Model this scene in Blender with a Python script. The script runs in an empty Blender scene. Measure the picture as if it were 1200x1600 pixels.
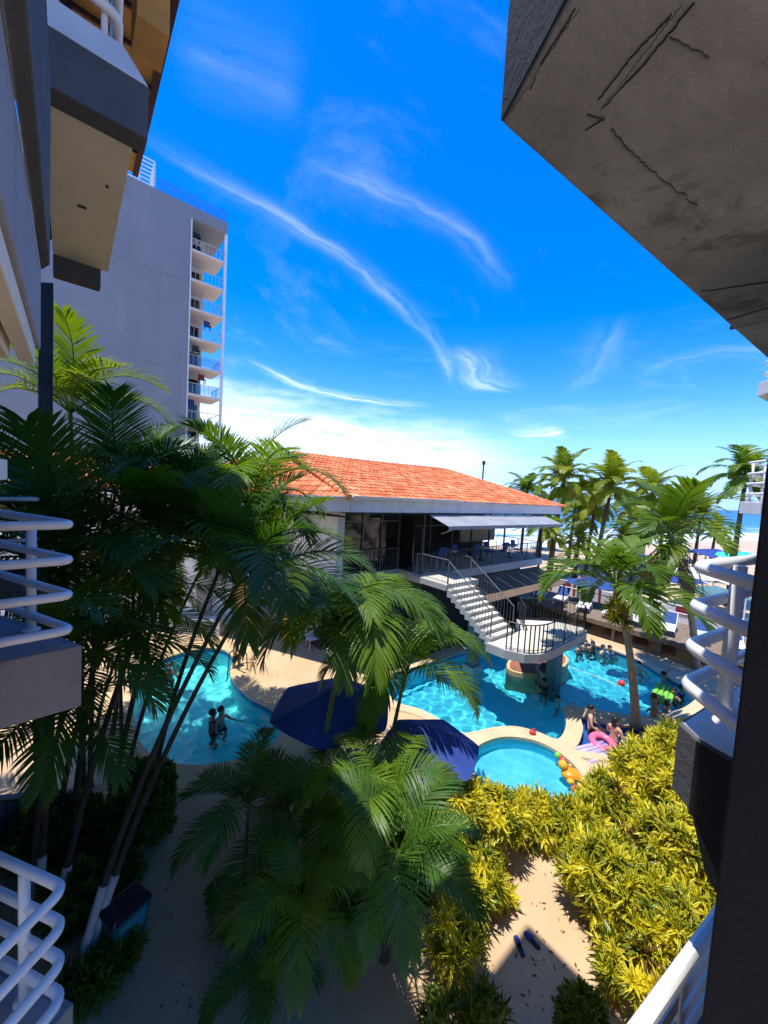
import bpy, bmesh, math, random
import numpy as np
from mathutils import Vector, Matrix, Quaternion
from mathutils.geometry import tessellate_polygon
S = bpy.context.scene
COL = S.collection
R = math.radians
PI = math.pi
random.seed(7)

# ------------------------------------------------------------------ camera
F = 590.0; PITCH = R(3.4); ROLL = .058; CAM = Vector((0, 0, 7.0))
_r0 = Vector((1, 0, 0)); _u0 = Vector((0, math.sin(PITCH), math.cos(PITCH)))
FWD = Vector((0, math.cos(PITCH), -math.sin(PITCH)))
RGT = _r0*math.cos(ROLL) + _u0*math.sin(ROLL)
UPV = _u0*math.cos(ROLL) - _r0*math.sin(ROLL)
cd = bpy.data.cameras.new('camera'); cam = bpy.data.objects.new('camera', cd); COL.objects.link(cam)
m = Matrix((RGT, UPV, -FWD)).transposed().to_4x4(); m.translation = CAM
cam.matrix_world = m
cd.sensor_fit = 'VERTICAL'; cd.sensor_height = 36; cd.lens = 36*F/1600
cd.clip_start = .05; cd.clip_end = 20000
S.camera = cam

def ray(px, py): return FWD + RGT*((px-600)/F) + UPV*((800-py)/F)
def G(px, py, z=0.0):
    d = ray(px, py); return CAM + d*((z-CAM.z)/d.z)
def Y(px, py, y):
    d = ray(px, py); return CAM + d*(y/d.y)
_az = R(50)
VV = Vector((math.sin(_az), math.cos(_az), 0)); UU = Vector((-VV.y, VV.x, 0))
def W(u, v, z=0.0): return UU*u + VV*v + Vector((0, 0, z))

# ------------------------------------------------------------------ world, sun
SUN_AZ, SUN_EL = R(-110), R(79)
w = bpy.data.worlds.new('World'); S.world = w; w.use_nodes = True
nt = w.node_tree; nt.nodes.clear()
class NX:
    """small expression helper for node trees"""
    def __init__(s, nt): s.nt = nt
    def n(s, t, **k):
        nd = s.nt.nodes.new(t)
        for a, b in k.items(): setattr(nd, a, b)
        return nd
    def link(s, a, b): s.nt.links.new(a, b)
    def put(s, sock, val):
        if isinstance(val, bpy.types.NodeSocket): s.link(val, sock)
        else: sock.default_value = val
    def m(s, op, a, b=None, c=None, clamp=False):
        nd = s.n('ShaderNodeMath', operation=op); nd.use_clamp = clamp
        s.put(nd.inputs[0], a)
        if b is not None: s.put(nd.inputs[1], b)
        if c is not None: s.put(nd.inputs[2], c)
        return nd.outputs[0]
    def mix(s, f, a, b, mode='MIX'):
        nd = s.n('ShaderNodeMix', data_type='RGBA', blend_type=mode)
        s.put(nd.inputs[0], f)
        for i, q in ((6, a), (7, b)):
            s.put(nd.inputs[i], (*q, 1) if isinstance(q, (tuple, list)) and len(q) == 3 else q)
        return nd.outputs[2]
    def noise(s, vec, scale, detail=4, rough=.55, dist=0):
        nd = s.n('ShaderNodeTexNoise')
        if vec is not None: s.link(vec, nd.inputs['Vector'])
        nd.inputs['Scale'].default_value = scale; nd.inputs['Detail'].default_value = detail
        nd.inputs['Roughness'].default_value = rough; nd.inputs['Distortion'].default_value = dist
        return nd.outputs['Fac']
    def ramp(s, f, stops):
        nd = s.n('ShaderNodeValToRGB'); s.link(f, nd.inputs[0]); e = nd.color_ramp.elements
        while len(e) < len(stops): e.new(.5)
        for i, (p, c) in enumerate(stops):
            e[i].position = p; e[i].color = (*c, 1) if len(c) == 3 else c
        return nd.outputs[0]
    def smooth(s, x, a, b):
        nd = s.n('ShaderNodeMapRange', interpolation_type='SMOOTHSTEP')
        s.put(nd.inputs[0], x); nd.inputs[1].default_value = a; nd.inputs[2].default_value = b
        return nd.outputs[0]
x = NX(nt)
sky = x.n('ShaderNodeTexSky', sky_type='NISHITA'); sky.sun_disc = False
sky.sun_elevation = SUN_EL; sky.sun_rotation = SUN_AZ
sky.air_density = 1.0; sky.dust_density = .3; sky.ozone_density = 3.0; sky.altitude = 0
hs = x.n('ShaderNodeHueSaturation'); hs.inputs['Saturation'].default_value = 1.5; hs.inputs['Hue'].default_value = .514
hs.inputs['Value'].default_value = .97
x.link(sky.outputs[0], hs.inputs['Color'])
tc = x.n('ShaderNodeTexCoord'); sep = x.n('ShaderNodeSeparateXYZ'); x.link(tc.outputs['Generated'], sep.inputs[0])
dx, dy, dz = sep.outputs
zc = x.m('MAXIMUM', dz, .0)
den = x.m('ADD', zc, .12)
cx_ = x.m('DIVIDE', dx, den); cy_ = x.m('DIVIDE', dy, den)
cmb = x.n('ShaderNodeCombineXYZ'); x.link(cx_, cmb.inputs[0]); x.link(cy_, cmb.inputs[1])
wob = x.m('SUBTRACT', x.noise(cmb.outputs[0], 2.2, 5, .6), .5)
def sheet(px, py):
    d = ray(px, py).normalized(); return np.array((d.x/(max(d.z, 0)+.12), d.y/(max(d.z, 0)+.12)))
def streak(pts, width, amp, fray=.12, fscale=3.0, deg=3):
    P = np.array([sheet(*p) for p in pts]); c = P.mean(0); _, _, vt = np.linalg.svd(P-c)
    a = (P-c)@vt[0]; b = (P-c)@vt[1]; co = np.polyfit(a, b, min(deg, len(pts)-1))
    A = x.m('ADD', x.m('MULTIPLY', x.m('SUBTRACT', cx_, float(c[0])), float(vt[0][0])), x.m('MULTIPLY', x.m('SUBTRACT', cy_, float(c[1])), float(vt[0][1])))
    B = x.m('ADD', x.m('MULTIPLY', x.m('SUBTRACT', cx_, float(c[0])), float(vt[1][0])), x.m('MULTIPLY', x.m('SUBTRACT', cy_, float(c[1])), float(vt[1][1])))
    poly = float(co[0])
    for k in co[1:]: poly = x.m('ADD', x.m('MULTIPLY', A, poly), float(k))
    d = x.m('ADD', x.m('SUBTRACT', B, poly), x.m('MULTIPLY', wob, fray))
    g = x.m('EXPONENT', x.m('MULTIPLY', x.m('POWER', x.m('DIVIDE', x.m('ABSOLUTE', d), width), 1.6), -1.0))
    L = float(a.max()-a.min())
    win = x.m('MULTIPLY', x.smooth(A, float(a.min())-.10*L, float(a.min())+.25*L), x.m('SUBTRACT', 1.0, x.smooth(A, float(a.max())-.2*L, float(a.max())+.08*L)))
    st = x.n('ShaderNodeCombineXYZ'); x.link(x.m('MULTIPLY', A, .35*fscale), st.inputs[0]); x.link(x.m('MULTIPLY', d, 3.2*fscale), st.inputs[1])
    tex = x.smooth(x.noise(st.outputs[0], 1.6, 6, .62, .4), .30, .72)
    return x.m('MULTIPLY', x.m('MULTIPLY', g, win), x.m('MULTIPLY', tex, amp))
clouds = [
 streak([(260, 235), (400, 320), (480, 365), (560, 415), (620, 465), (660, 515), (705, 595)], .030, .27, .11, 3.2),
 streak([(500, 250), (600, 300), (680, 340), (740, 385), (790, 450)], .030, .2, .13, 3.2),
 streak([(400, 572), (450, 592), (520, 618), (580, 624), (665, 634)], .05, .8, .16, 2.4),
 streak([(890, 612), (925, 575), (950, 530), (965, 498)], .07, .13, .2, 2.0),
 streak([(1000, 590), (1080, 560), (1140, 552), (1220, 560)], .07, .13, .2, 2.0),
 streak([(270, 60), (330, 85), (400, 110), (470, 150)], .06, .1, .1, 2.0),
 streak([(715, 545), (740, 575), (760, 600), (800, 610)], .09, .45, .25, 2.0),
 streak([(800, 680), (850, 676), (880, 672)], .14, .75, .3, 2.0),
]
tot = clouds[0]
for q in clouds[1:]: tot = x.m('ADD', tot, q)
azm = x.m('ARCTAN2', dx, dy)
# low bank of cloud over the town, thinning out towards the sea
bk = x.n('ShaderNodeCombineXYZ'); x.link(x.m('MULTIPLY', azm, 3.0), bk.inputs[0]); x.link(x.m('MULTIPLY', dz, 16.0), bk.inputs[1])
bn = x.m('SUBTRACT', x.noise(bk.outputs[0], 1.3, 6, .6), .5)
top = x.m('ADD', x.m('MULTIPLY', azm, -.10), .165)
hb = x.m('ADD', dz, x.m('MULTIPLY', bn, .13))
bank = x.m('MULTIPLY', x.m('SUBTRACT', 1.0, x.smooth(x.m('SUBTRACT', hb, top), -.055, .05)), x.smooth(x.m('ADD', dz, x.m('MULTIPLY', bn, .1)), .015, .075))
bank = x.m('MULTIPLY', x.m('MULTIPLY', x.m('MULTIPLY', bank, .8), x.m('SUBTRACT', 1.0, x.smooth(azm, .02, .45))), x.smooth(x.noise(bk.outputs[0], 2.1, 6, .6), .18, .6))
tot = x.m('ADD', tot, x.m('MULTIPLY', bank, 1.0))
faint = x.m('MULTIPLY', x.smooth(x.noise(cmb.outputs[0], 1.1, 7, .65, 1.2), .5, .8), .12)
tot = x.m('ADD', tot, faint, clamp=True)
low = x.m('SUBTRACT', 1.0, x.smooth(dz, -.02, .22))
clear = x.mix(x.m('MULTIPLY', low, .85), hs.outputs[0], (1.0, 2.6, 5.9))
skyc = x.mix(tot, clear, (5.2, 5.6, 6.3))
bg = x.n('ShaderNodeBackground'); bg.inputs['Strength'].default_value = .15
x.link(skyc, bg.inputs['Color'])
wo = x.n('ShaderNodeOutputWorld'); x.link(bg.outputs[0], wo.inputs[0])

sd = Vector((math.sin(SUN_AZ)*math.cos(SUN_EL), math.cos(SUN_AZ)*math.cos(SUN_EL), math.sin(SUN_EL)))
ld = bpy.data.lights.new('sun', 'SUN'); ld.energy = 3.15; ld.angle = R(.5); ld.color = (1, .95, .86)
lo = bpy.data.objects.new('sun', ld); COL.objects.link(lo); lo.rotation_euler = sd.to_track_quat('Z', 'Y').to_euler(); lo.location = (0, 0, 60)
S.view_settings.view_transform = 'Standard'; S.view_settings.look = 'None'; S.view_settings.exposure = 1.02; S.view_settings.gamma = 1
S.view_settings.use_curve_mapping = False
S.cycles.max_bounces = 8; S.cycles.transparent_max_bounces = 12; S.cycles.diffuse_bounces = 6

# ------------------------------------------------------------------ materials
MATS = {}
def mat(name, col, rough=.7, var=.12, scale=3.0, bump=0.0, bscale=30.0, metal=0.0, spec=.4, col2=None, detail=5, spots=None, streak=0.0):
    if name in MATS: return MATS[name]
    mt = bpy.data.materials.new(name); mt.use_nodes = True; t = NX(mt.node_tree); p = mt.node_tree.nodes['Principled BSDF']
    tcn = t.n('ShaderNodeTexCoord'); o = tcn.outputs['Object']
    f = t.noise(o, scale, detail, .6)
    c2 = col2 or tuple(max(0, q*(1-3.0*var)) for q in col)
    c_ = t.ramp(f, [(.32, c2), (.62, col)])
    if spots:
        sc_, lo_, hi_, sc_col, amt = spots
        c_ = t.mix(t.m('MULTIPLY', t.smooth(t.noise(o, sc_, 7, .7, .8), lo_, hi_), amt), c_, sc_col)
    if streak:
        mp = t.n('ShaderNodeMapping'); mp.inputs['Scale'].default_value = (1, 1, .06); t.link(o, mp.inputs[0])
        c_ = t.mix(t.m('MULTIPLY', t.smooth(t.noise(mp.outputs[0], streak, 5, .65), .45, .75), .45), c_, tuple(q*.6 for q in col))
    t.link(c_, p.inputs['Base Color'])
    p.inputs['Roughness'].default_value = rough; p.inputs['Metallic'].default_value = metal
    p.inputs['Specular IOR Level'].default_value = spec
    if bump:
        b = t.n('ShaderNodeBump'); b.inputs['Strength'].default_value = bump; b.inputs['Distance'].default_value = .02
        t.link(t.noise(o, bscale, 6, .65), b.inputs['Height']); t.link(b.outputs[0], p.inputs['Normal'])
    MATS[name] = mt; return mt
def leafmat(name, c1, c2, trans=.35, rough=.42, scale=1.5, tcol=None):
    if name in MATS: return MATS[name]
    mt = bpy.data.materials.new(name); mt.use_nodes = True; t = NX(mt.node_tree); p = mt.node_tree.nodes['Principled BSDF']
    out = mt.node_tree.nodes['Material Output']
    gi = t.n('ShaderNodeObjectInfo'); tcn = t.n('ShaderNodeTexCoord')
    f = t.m('ADD', t.m('MULTIPLY', t.noise(tcn.outputs['Object'], scale, 3), .7), t.m('MULTIPLY', gi.outputs['Random'], .35))
    c = t.ramp(f, [(.25, c1), (.75, c2)])
    t.link(c, p.inputs['Base Color']); p.inputs['Roughness'].default_value = rough; p.inputs['Specular IOR Level'].default_value = .35
    tr = t.n('ShaderNodeBsdfTranslucent')
    t.link(t.mix(1.0, c, (tcol or (1.5, 1.5, .5)), 'MULTIPLY'), tr.inputs[0])
    ms = t.n('ShaderNodeMixShader'); ms.inputs[0].default_value = trans
    t.link(p.outputs[0], ms.inputs[1]); t.link(tr.outputs[0], ms.inputs[2]); t.link(ms.outputs[0], out.inputs[0])
    MATS[name] = mt; return mt
def striped_leaf(name, cen, edge, trans=.35):
    """leaf with pale margins: 'rim' attribute is 0 on the midrib and 1 on the margin"""
    mt = bpy.data.materials.new(name); mt.use_nodes = True; t = NX(mt.node_tree); p = mt.node_tree.nodes['Principled BSDF']
    out = mt.node_tree.nodes['Material Output']
    at = t.n('ShaderNodeAttribute', attribute_name='rim'); tcn = t.n('ShaderNodeTexCoord')
    nz = t.noise(tcn.outputs['Object'], 2.2, 3)
    c = t.mix(t.smooth(t.m('ADD', at.outputs['Fac'], t.m('MULTIPLY', t.m('SUBTRACT', nz, .52), 2.4)), .05, .7), cen, edge)
    t.link(c, p.inputs['Base Color']); p.inputs['Roughness'].default_value = .38; p.inputs['Specular IOR Level'].default_value = .4
    tr = t.n('ShaderNodeBsdfTranslucent'); t.link(t.mix(1.0, c, (1.3, 1.3, .5), 'MULTIPLY'), tr.inputs[0])
    ms = t.n('ShaderNodeMixShader'); ms.inputs[0].default_value = trans
    t.link(p.outputs[0], ms.inputs[1]); t.link(tr.outputs[0], ms.inputs[2]); t.link(ms.outputs[0], out.inputs[0])
    MATS[name] = mt; return mt

M_conc = mat('grey_plaster', (.22, .22, .225), .85, .07, 1.2, .7, 14, spots=(4, .58, .7, (.10, .095, .09), .6))
M_concD = mat('dark_grey_plaster', (.10, .105, .115), .85, .1, 1.5, .7, 14, spots=(5, .58, .7, (.045, .045, .048), .6))
M_soff = mat('weathered_soffit', (.25, .265, .285), .9, .09, 1.3, .8, 9, col2=(.135, .137, .14), spots=(2.6, .55, .68, (.075, .07, .062), .7))
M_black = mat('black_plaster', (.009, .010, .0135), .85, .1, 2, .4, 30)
M_cream = mat('cream_plaster', (.88, .80, .67), .85, .03, 1.4, .3, 16, spots=(2.2, .60, .72, (.55, .46, .36), .6))
M_white = mat('white_paint', (.74, .74, .73), .5, .04, 3, .08, 20)
M_rail = mat('white_enamel', (.78, .79, .80), .38, .03, 6, .15, 25, spots=(7, .66, .74, (.30, .17, .09), .7))
M_ledge = mat('grey_ledge_paint', (.30, .31, .34), .55, .08, 2.2, .25, 12)
M_lilac = mat('pale_grey_wall', (.34, .34, .38), .85, .06, 1.0, .6, 12, spots=(5, .55, .7, (.16, .15, .15), .6), streak=6)
M_tower = mat('tower_render', (.25, .265, .29), .85, .05, .15, .1, 2, streak=.35)
M_towerlt = mat('tower_cream', (.66, .60, .52), .8, .03, 1)
M_ochre = mat('ochre_paint', (.62, .34, .10), .7, .08, 2)
M_brown = mat('dark_brown_paint', (.05, .02, .03), .6, .1, 3)
M_blueW = mat('deep_blue_wall', (.03, .07, .13), .6, .1, 2)
M_glass = mat('dark_glass', (.012, .014, .018), .06, .1, 2, spec=.6)
M_glassb = mat('blue_glass', (.02, .05, .10), .08, .1, 2, spec=.6)
M_grey = mat('grey_metal', (.16, .165, .17), .45, .06, 5, metal=.3)
M_dark = mat('dark_metal', (.035, .037, .04), .5, .1, 5)
M_inter = mat('dark_room_and_shade_paint', (.035, .032, .03), .8, .15, 1.5)
M_interb = mat('tan_room_paint', (.40, .29, .19), .8, .08, 1.2)
M_fasc = mat('pale_fascia', (.78, .78, .78), .7, .06, 1.5, .15, 10)
M_awn = mat('grey_awning', (.30, .315, .335), .7, .06, 1.2)
M_awnb = mat('brown_awning', (.16, .11, .075), .8, .08, 2)
M_tread = mat('cream_terrazzo', (.66, .62, .52), .7, .07, 3, .15, 30)
M_stair = mat('pale_grey_stair_paint', (.42, .45, .46), .7, .06, 2, .1, 16)
M_teal = mat('teal_grey_paint', (.10, .20, .22), .6, .07, 2)
M_red = mat('terracotta_paint', (.34, .13, .085), .7, .1, 2)
M_trunk = mat('palm_bark', (.075, .060, .042), .9, .12, 6, .8, 22)
M_trunkp = mat('pale_palm_bark', (.33, .28, .22), .9, .10, 6, .7, 26)
M_trunkg = mat('green_palm_stem', (.16, .20, .05), .6, .1, 4, .3, 20)
M_lime = mat('whitewash', (.66, .64, .60), .85, .06, 5, .3, 22)
M_navy = mat('navy_canvas', (.028, .075, .32), .8, .08, 3, .15, 50)
M_royal = mat('royal_blue_canvas', (.02, .055, .27), .8, .06, 2, .15, 50)
M_bluefab = mat('blue_sling', (.02, .07, .24), .8, .08, 4)
M_tealf = mat('turquoise_canvas', (.04, .50, .52), .8, .05, 1)
M_wood = mat('grey_boardwalk', (.24, .18, .13), .85, .12, 6, .2, 20)
M_yel = mat('yellow_plastic', (.80, .42, .03), .5, .06, 3)
M_orange = mat('orange_vinyl', (.85, .30, .02), .35, .05, 4)
M_pink = mat('pink_vinyl', (.85, .16, .32), .3, .05, 5)
M_lil = mat('lilac_vinyl', (.45, .40, .80), .35, .05, 5)
M_grn = mat('green_vinyl', (.25, .62, .08), .35, .05, 5)
M_redv = mat('red_vinyl', (.70, .04, .05), .35, .05, 5)
M_maroon = mat('maroon_paint', (.28, .03, .04), .7, .1, 3)
M_crack = mat('crack_shadow', (.06, .058, .055), 1, .1, 10)
M_binb = mat('teal_bin_plastic', (.012, .16, .19), .45, .12, 6)
M_lid = mat('navy_lid_plastic', (.010, .014, .032), .35, .1, 6)
M_lineb = mat('pool_tile_blue', (.03, .16, .50), .4, .1, 8)
LF_dark = leafmat('shaded_green_leaf', (.032, .095, .014), (.075, .17, .018), .32)  # darker copy: shade on the fronds put into the leaf colour
LF_mid = leafmat('mid_green_leaf', (.055, .125, .010), (.14, .235, .016), .40)
LF_sun = leafmat('sunlit_green_leaf', (.075, .15, .008), (.19, .26, .016), .38)  # brighter copy: sunlight on the crown put into the leaf colour
LF_far = leafmat('yellow_green_leaf', (.11, .19, .012), (.27, .31, .022), .42)
LF_dead = leafmat('dry_brown_leaf', (.10, .05, .015), (.22, .13, .04), .25)
LF_hedge = leafmat('hedge_leaf', (.025, .08, .008), (.08, .17, .014), .3)
LF_gold = striped_leaf('gold_margined_leaf', (.07, .14, .008), (.80, .68, .04), .32)
LF_golddk = striped_leaf('green_margined_leaf', (.03, .075, .006), (.20, .24, .015), .28)

# ------------------------------------------------------------------ mesh helpers
class MB:
    def __init__(s): s.v = []; s.f = []; s.mi = []; s.M = None; s.cur = 0
    def pt(s, p):
        p = Vector(p)
        if s.M is not None: p = s.M @ p
        s.v.append(p); return len(s.v)-1
    def face(s, idx): s.f.append(tuple(idx)); s.mi.append(s.cur)
    def quad(s, *ps): s.face([s.pt(p) for p in ps])
    def prism(s, poly, z0, z1):
        """poly: list of 2D/3D points, counter-clockwise or not"""
        P = [Vector((p[0], p[1], 0)) for p in poly]
        a = sum(P[i].x*P[(i+1) % len(P)].y-P[(i+1) % len(P)].x*P[i].y for i in range(len(P)))
        if a < 0: P.reverse()
        b = [s.pt((p.x, p.y, z0)) for p in P]; t = [s.pt((p.x, p.y, z1)) for p in P]; n = len(P)
        s.face(b[::-1]); s.face(t)
        for i in range(n): s.face((b[i], b[(i+1) % n], t[(i+1) % n], t[i]))
    def hull8(s, lo, hi):
        b = [s.pt(p) for p in lo]; t = [s.pt(p) for p in hi]; n = len(b)
        s.face(b[::-1]); s.face(t)
        for i in range(n): s.face((b[i], b[(i+1) % n], t[(i+1) % n], t[i]))
    def box(s, c, size, rz=0.0):
        c = Vector(c); hx, hy, hz = size[0]/2, size[1]/2, size[2]/2; ca, sa = math.cos(rz), math.sin(rz)
        P = [(c.x+x_*ca-y_*sa, c.y+x_*sa+y_*ca) for x_, y_ in ((-hx, -hy), (hx, -hy), (hx, hy), (-hx, hy))]
        s.prism(P, c.z-hz, c.z+hz)
    def ubox(s, u0, u1, v0, v1, z0, z1):
        s.prism([W(u0, v0), W(u0, v1), W(u1, v1), W(u1, v0)], z0, z1)
    def beam(s, a, b, wd, ht, up=Vector((0, 0, 1))):
        a = Vector(a); b = Vector(b); d = (b-a).normalized(); sd_ = d.cross(up).normalized()*wd/2; u_ = sd_.cross(d).normalized()*ht/2
        s.hull8([a-sd_-u_, a+sd_-u_, a+sd_+u_, a-sd_+u_], [b-sd_-u_, b+sd_-u_, b+sd_+u_, b-sd_+u_])
    def tube(s, pts, r, seg=8, cap=True, closed=False):
        P = [Vector(p) for p in pts]; n = len(P); rr = r if isinstance(r, (list, tuple)) else [r]*n
        rings = []; N = None
        for i in range(n):
            if closed: t = (P[(i+1) % n]-P[i-1])
            else: t = P[min(i+1, n-1)]-P[max(i-1, 0)]
            t = t.normalized() if t.length > 1e-9 else Vector((0, 0, 1))
            if N is None:
                N = t.orthogonal().normalized()
            N = (N - t*N.dot(t))
            N = N.normalized() if N.length > 1e-6 else t.orthogonal().normalized()
            B = t.cross(N)
            rings.append([s.pt(P[i]+(N*math.cos(2*PI*k/seg)+B*math.sin(2*PI*k/seg))*rr[i]) for k in range(seg)])
        for i in range(n if closed else n-1):
            a, b = rings[i], rings[(i+1) % n]
            for k in range(seg): s.face((a[k], a[(k+1) % seg], b[(k+1) % seg], b[k]))
        if cap and not closed: s.face(rings[0][::-1]); s.face(rings[-1])
    def lathe(s, base, prof, seg=16, M=None):
        base = Vector(base); rings = []
        for r_, z_ in prof:
            rings.append([s.pt(base+Vector((r_*math.cos(2*PI*k/seg), r_*math.sin(2*PI*k/seg), z_))) for k in range(seg)])
        for a, b in zip(rings, rings[1:]):
            for k in range(seg): s.face((a[k], a[(k+1) % seg], b[(k+1) % seg], b[k]))
        s.face(rings[0][::-1]); s.face(rings[-1])
    def sphere(s, c, rad, seg=12, ring=8):
        c = Vector(c); rx, ry, rz = rad if isinstance(rad, (tuple, list)) else (rad,)*3
        rings = []
        for i in range(1, ring):
            th = PI*i/ring
            rings.append([s.pt(c+Vector((rx*math.sin(th)*math.cos(2*PI*k/seg), ry*math.sin(th)*math.sin(2*PI*k/seg), rz*math.cos(th)))) for k in range(seg)])
        tp = s.pt(c+Vector((0, 0, rz))); bt = s.pt(c-Vector((0, 0, rz)))
        for k in range(seg): s.face((tp, rings[0][k], rings[0][(k+1) % seg])); s.face((bt, rings[-1][(k+1) % seg], rings[-1][k]))
        for a, b in zip(rings, rings[1:]):
            for k in range(seg): s.face((a[k], b[k], b[(k+1) % seg], a[(k+1) % seg]))
    def torus(s, c, R_, r_, tilt=None, seg=24, ss=10):
        T = tilt or Matrix.Identity(3); c = Vector(c)
        s.tube([c+T@Vector((R_*math.cos(2*PI*k/seg), R_*math.sin(2*PI*k/seg), 0)) for k in range(seg)], r_, ss, closed=True)
    def build(s, name, material, parent=None, origin=None, smooth=False, bevel=0):
        if parent is not None: origin = wloc(parent)
        elif origin is None:
            mn = [min(p[i] for p in s.v) for i in range(3)]; mx = [max(p[i] for p in s.v) for i in range(3)]
            origin = Vector(((mn[0]+mx[0])/2, (mn[1]+mx[1])/2, mn[2]))
        origin = Vector(origin)
        me = bpy.data.meshes.new(name); me.from_pydata([tuple(p-origin) for p in s.v], [], s.f)
        for mm in (material if isinstance(material, (list, tuple)) else [material]): me.materials.append(mm)
        if any(s.mi): me.polygons.foreach_set('material_index', s.mi)
        if smooth: me.polygons.foreach_set('use_smooth', [True]*len(me.polygons))
        bmm = bmesh.new(); bmm.from_mesh(me); bmesh.ops.recalc_face_normals(bmm, faces=bmm.faces); bmm.to_mesh(me); bmm.free()
        o = bpy.data.objects.new(name, me); COL.objects.link(o)
        if bevel:
            b = o.modifiers.new('bevel', 'BEVEL'); b.width = bevel; b.segments = 2; b.limit_method = 'ANGLE'
        if parent is not None: o.parent = parent
        else: o.location = origin
        return o
def wloc(o):
    l = o.location.copy()
    while o.parent: o = o.parent; l = l+o.location
    return l
def tag(o, label, cat, group=None):
    o['label'] = label; o['category'] = cat
    if group: o['group'] = group
    return o
def empty(name, loc, label, cat, group=None):
    o = bpy.data.objects.new(name, None); COL.objects.link(o); o.location = loc; o.empty_display_size = .2
    return tag(o, label, cat, group)
def kind(o, k='structure'): o['kind'] = k; return o
def copy_part(src, parent, rot=None, loc=None, scale=None):
    o = src.copy(); COL.objects.link(o); o.parent = parent
    if loc is not None: o.location = loc
    if rot is not None: o.rotation_euler = rot
    if scale is not None: o.scale = scale
    return o
def fillet(pts, rad, n=6):
    """round the inner corners of a polyline"""
    P = [Vector(p) for p in pts]; out = [P[0]]
    for i in range(1, len(P)-1):
        a, b, c = P[i-1], P[i], P[i+1]; d1 = (a-b); d2 = (c-b); r_ = min(rad, d1.length*.45, d2.length*.45)
        p1 = b+d1.normalized()*r_; p2 = b+d2.normalized()*r_
        for k in range(n+1):
            t = k/n; out.append(p1*(1-t)**2+b*2*t*(1-t)+p2*t*t)
    out.append(P[-1]); return out
def catmull(pts, n=4, closed=True):
    P = [Vector(p) for p in pts]; N = len(P); out = []
    for i in range(N if closed else N-1):
        p0, p1, p2, p3 = (P[(i-1) % N], P[i], P[(i+1) % N], P[(i+2) % N]) if closed else (P[max(i-1, 0)], P[i], P[i+1], P[min(i+2, N-1)])
        for k in range(n):
            t = k/n; out.append(.5*((2*p1)+(p2-p0)*t+(2*p0-5*p1+4*p2-p3)*t*t+(3*p1-p0-3*p2+p3)*t**3))
    if not closed: out.append(P[-1])
    return out
def offset_poly(P, d):
    n = len(P); a = sum(P[i].x*P[(i+1) % n].y-P[(i+1) % n].x*P[i].y for i in range(n)); sg = 1 if a > 0 else -1; out = []
    for i in range(n):
        t = (P[(i+1) % n]-P[i-1]); t.z = 0
        t.normalize(); out.append(P[i]+Vector((t.y, -t.x, 0))*d*sg)
    return out

# ------------------------------------------------------------------ ground, pools
def trace(pts, n=4): return catmull([G(*p) for p in pts], n)
poolA = trace([(300, 1017), (330, 1014), (352, 1017), (365, 1030), (361, 1050), (364, 1063), (375, 1076), (392, 1091), (413, 1102), (433, 1114), (443, 1132), (438, 1150), (420, 1172), (380, 1188), (320, 1199), (270, 1196), (235, 1182), (213, 1155), (206, 1112), (214, 1080), (232, 1050), (258, 1030)])
poolB = trace([(604, 1082), (607, 1066), (622, 1051), (648, 1043), (690, 1030), (740, 1015), (800, 1003), (870, 1000), (902, 1000), (930, 1009), (962, 1018), (1000, 1034), (1030, 1052), (1065, 1071), (1092, 1086), (1082, 1100), (1058, 1113), (1012, 1121), (985, 1119), (947, 1114), (915, 1108), (885, 1104), (884, 1118), (886, 1133), (881, 1150), (868, 1158), (842, 1147), (808, 1138), (775, 1139), (742, 1146), (722, 1148), (700, 1135), (660, 1112), (620, 1100)], 3)
poolC = trace([(738, 1180), (753, 1163), (788, 1153), (832, 1158), (868, 1174), (898, 1198), (913, 1224), (910, 1249), (885, 1264), (840, 1272), (790, 1264), (755, 1238), (738, 1206)])
poolD = trace([(906, 1122), (922, 1124), (945, 1131), (977, 1136), (1002, 1135), (1016, 1142), (1012, 1158), (990, 1174), (962, 1184), (930, 1180), (897, 1174), (904, 1160), (909, 1140)])
def ground_mat():
    mt = bpy.data.materials.new('paving_and_sand'); mt.use_nodes = True; t = NX(mt.node_tree); p = mt.node_tree.nodes['Principled BSDF']
    o = t.n('ShaderNodeTexCoord').outputs['Object']
    pav = t.ramp(t.noise(o, .9, 6, .62), [(.3, (.47, .315, .18)), (.5, (.53, .365, .215)), (.7, (.57, .41, .255))])
    stain = t.smooth(t.noise(o, 2.6, 8, .7, 1.5), .56, .72)
    pav = t.mix(t.m('MULTIPLY', stain, .35), pav, (.30, .20, .12))
    grit = t.noise(o, 60, 2, .5)
    pav = t.mix(t.m('MULTIPLY', t.smooth(grit, .55, .8), .35), pav, (.22, .17, .12))
    sand = t.ramp(t.noise(o, .35, 6, .6), [(.3, (.42, .30, .20)), (.7, (.56, .43, .31))])
    s_ = t.n('ShaderNodeSeparateXYZ'); t.link(o, s_.inputs[0])
    far = t.smooth(t.m('ADD', t.m('MULTIPLY', s_.outputs[0], .766), t.m('MULTIPLY', s_.outputs[1], .643)), 24.5, 26)
    t.link(t.mix(far, pav, sand), p.inputs['Base Color']); p.inputs['Roughness'].default_value = .85
    b = t.n('ShaderNodeBump'); b.inputs['Strength'].default_value = .35; b.inputs['Distance'].default_value = .01
    t.link(t.noise(o, 45, 5, .7), b.inputs['Height']); t.link(b.outputs[0], p.inputs['Normal'])
    return mt
M_ground = ground_mat()
outer = [Vector((-6000, -60, 0)), Vector((6000, -60, 0)), Vector((6000, 6000, 0)), Vector((-6000, 6000, 0))]
loops = [outer, poolA, poolB, poolC, poolD]
flat = [p for l in loops for p in l]
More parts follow.
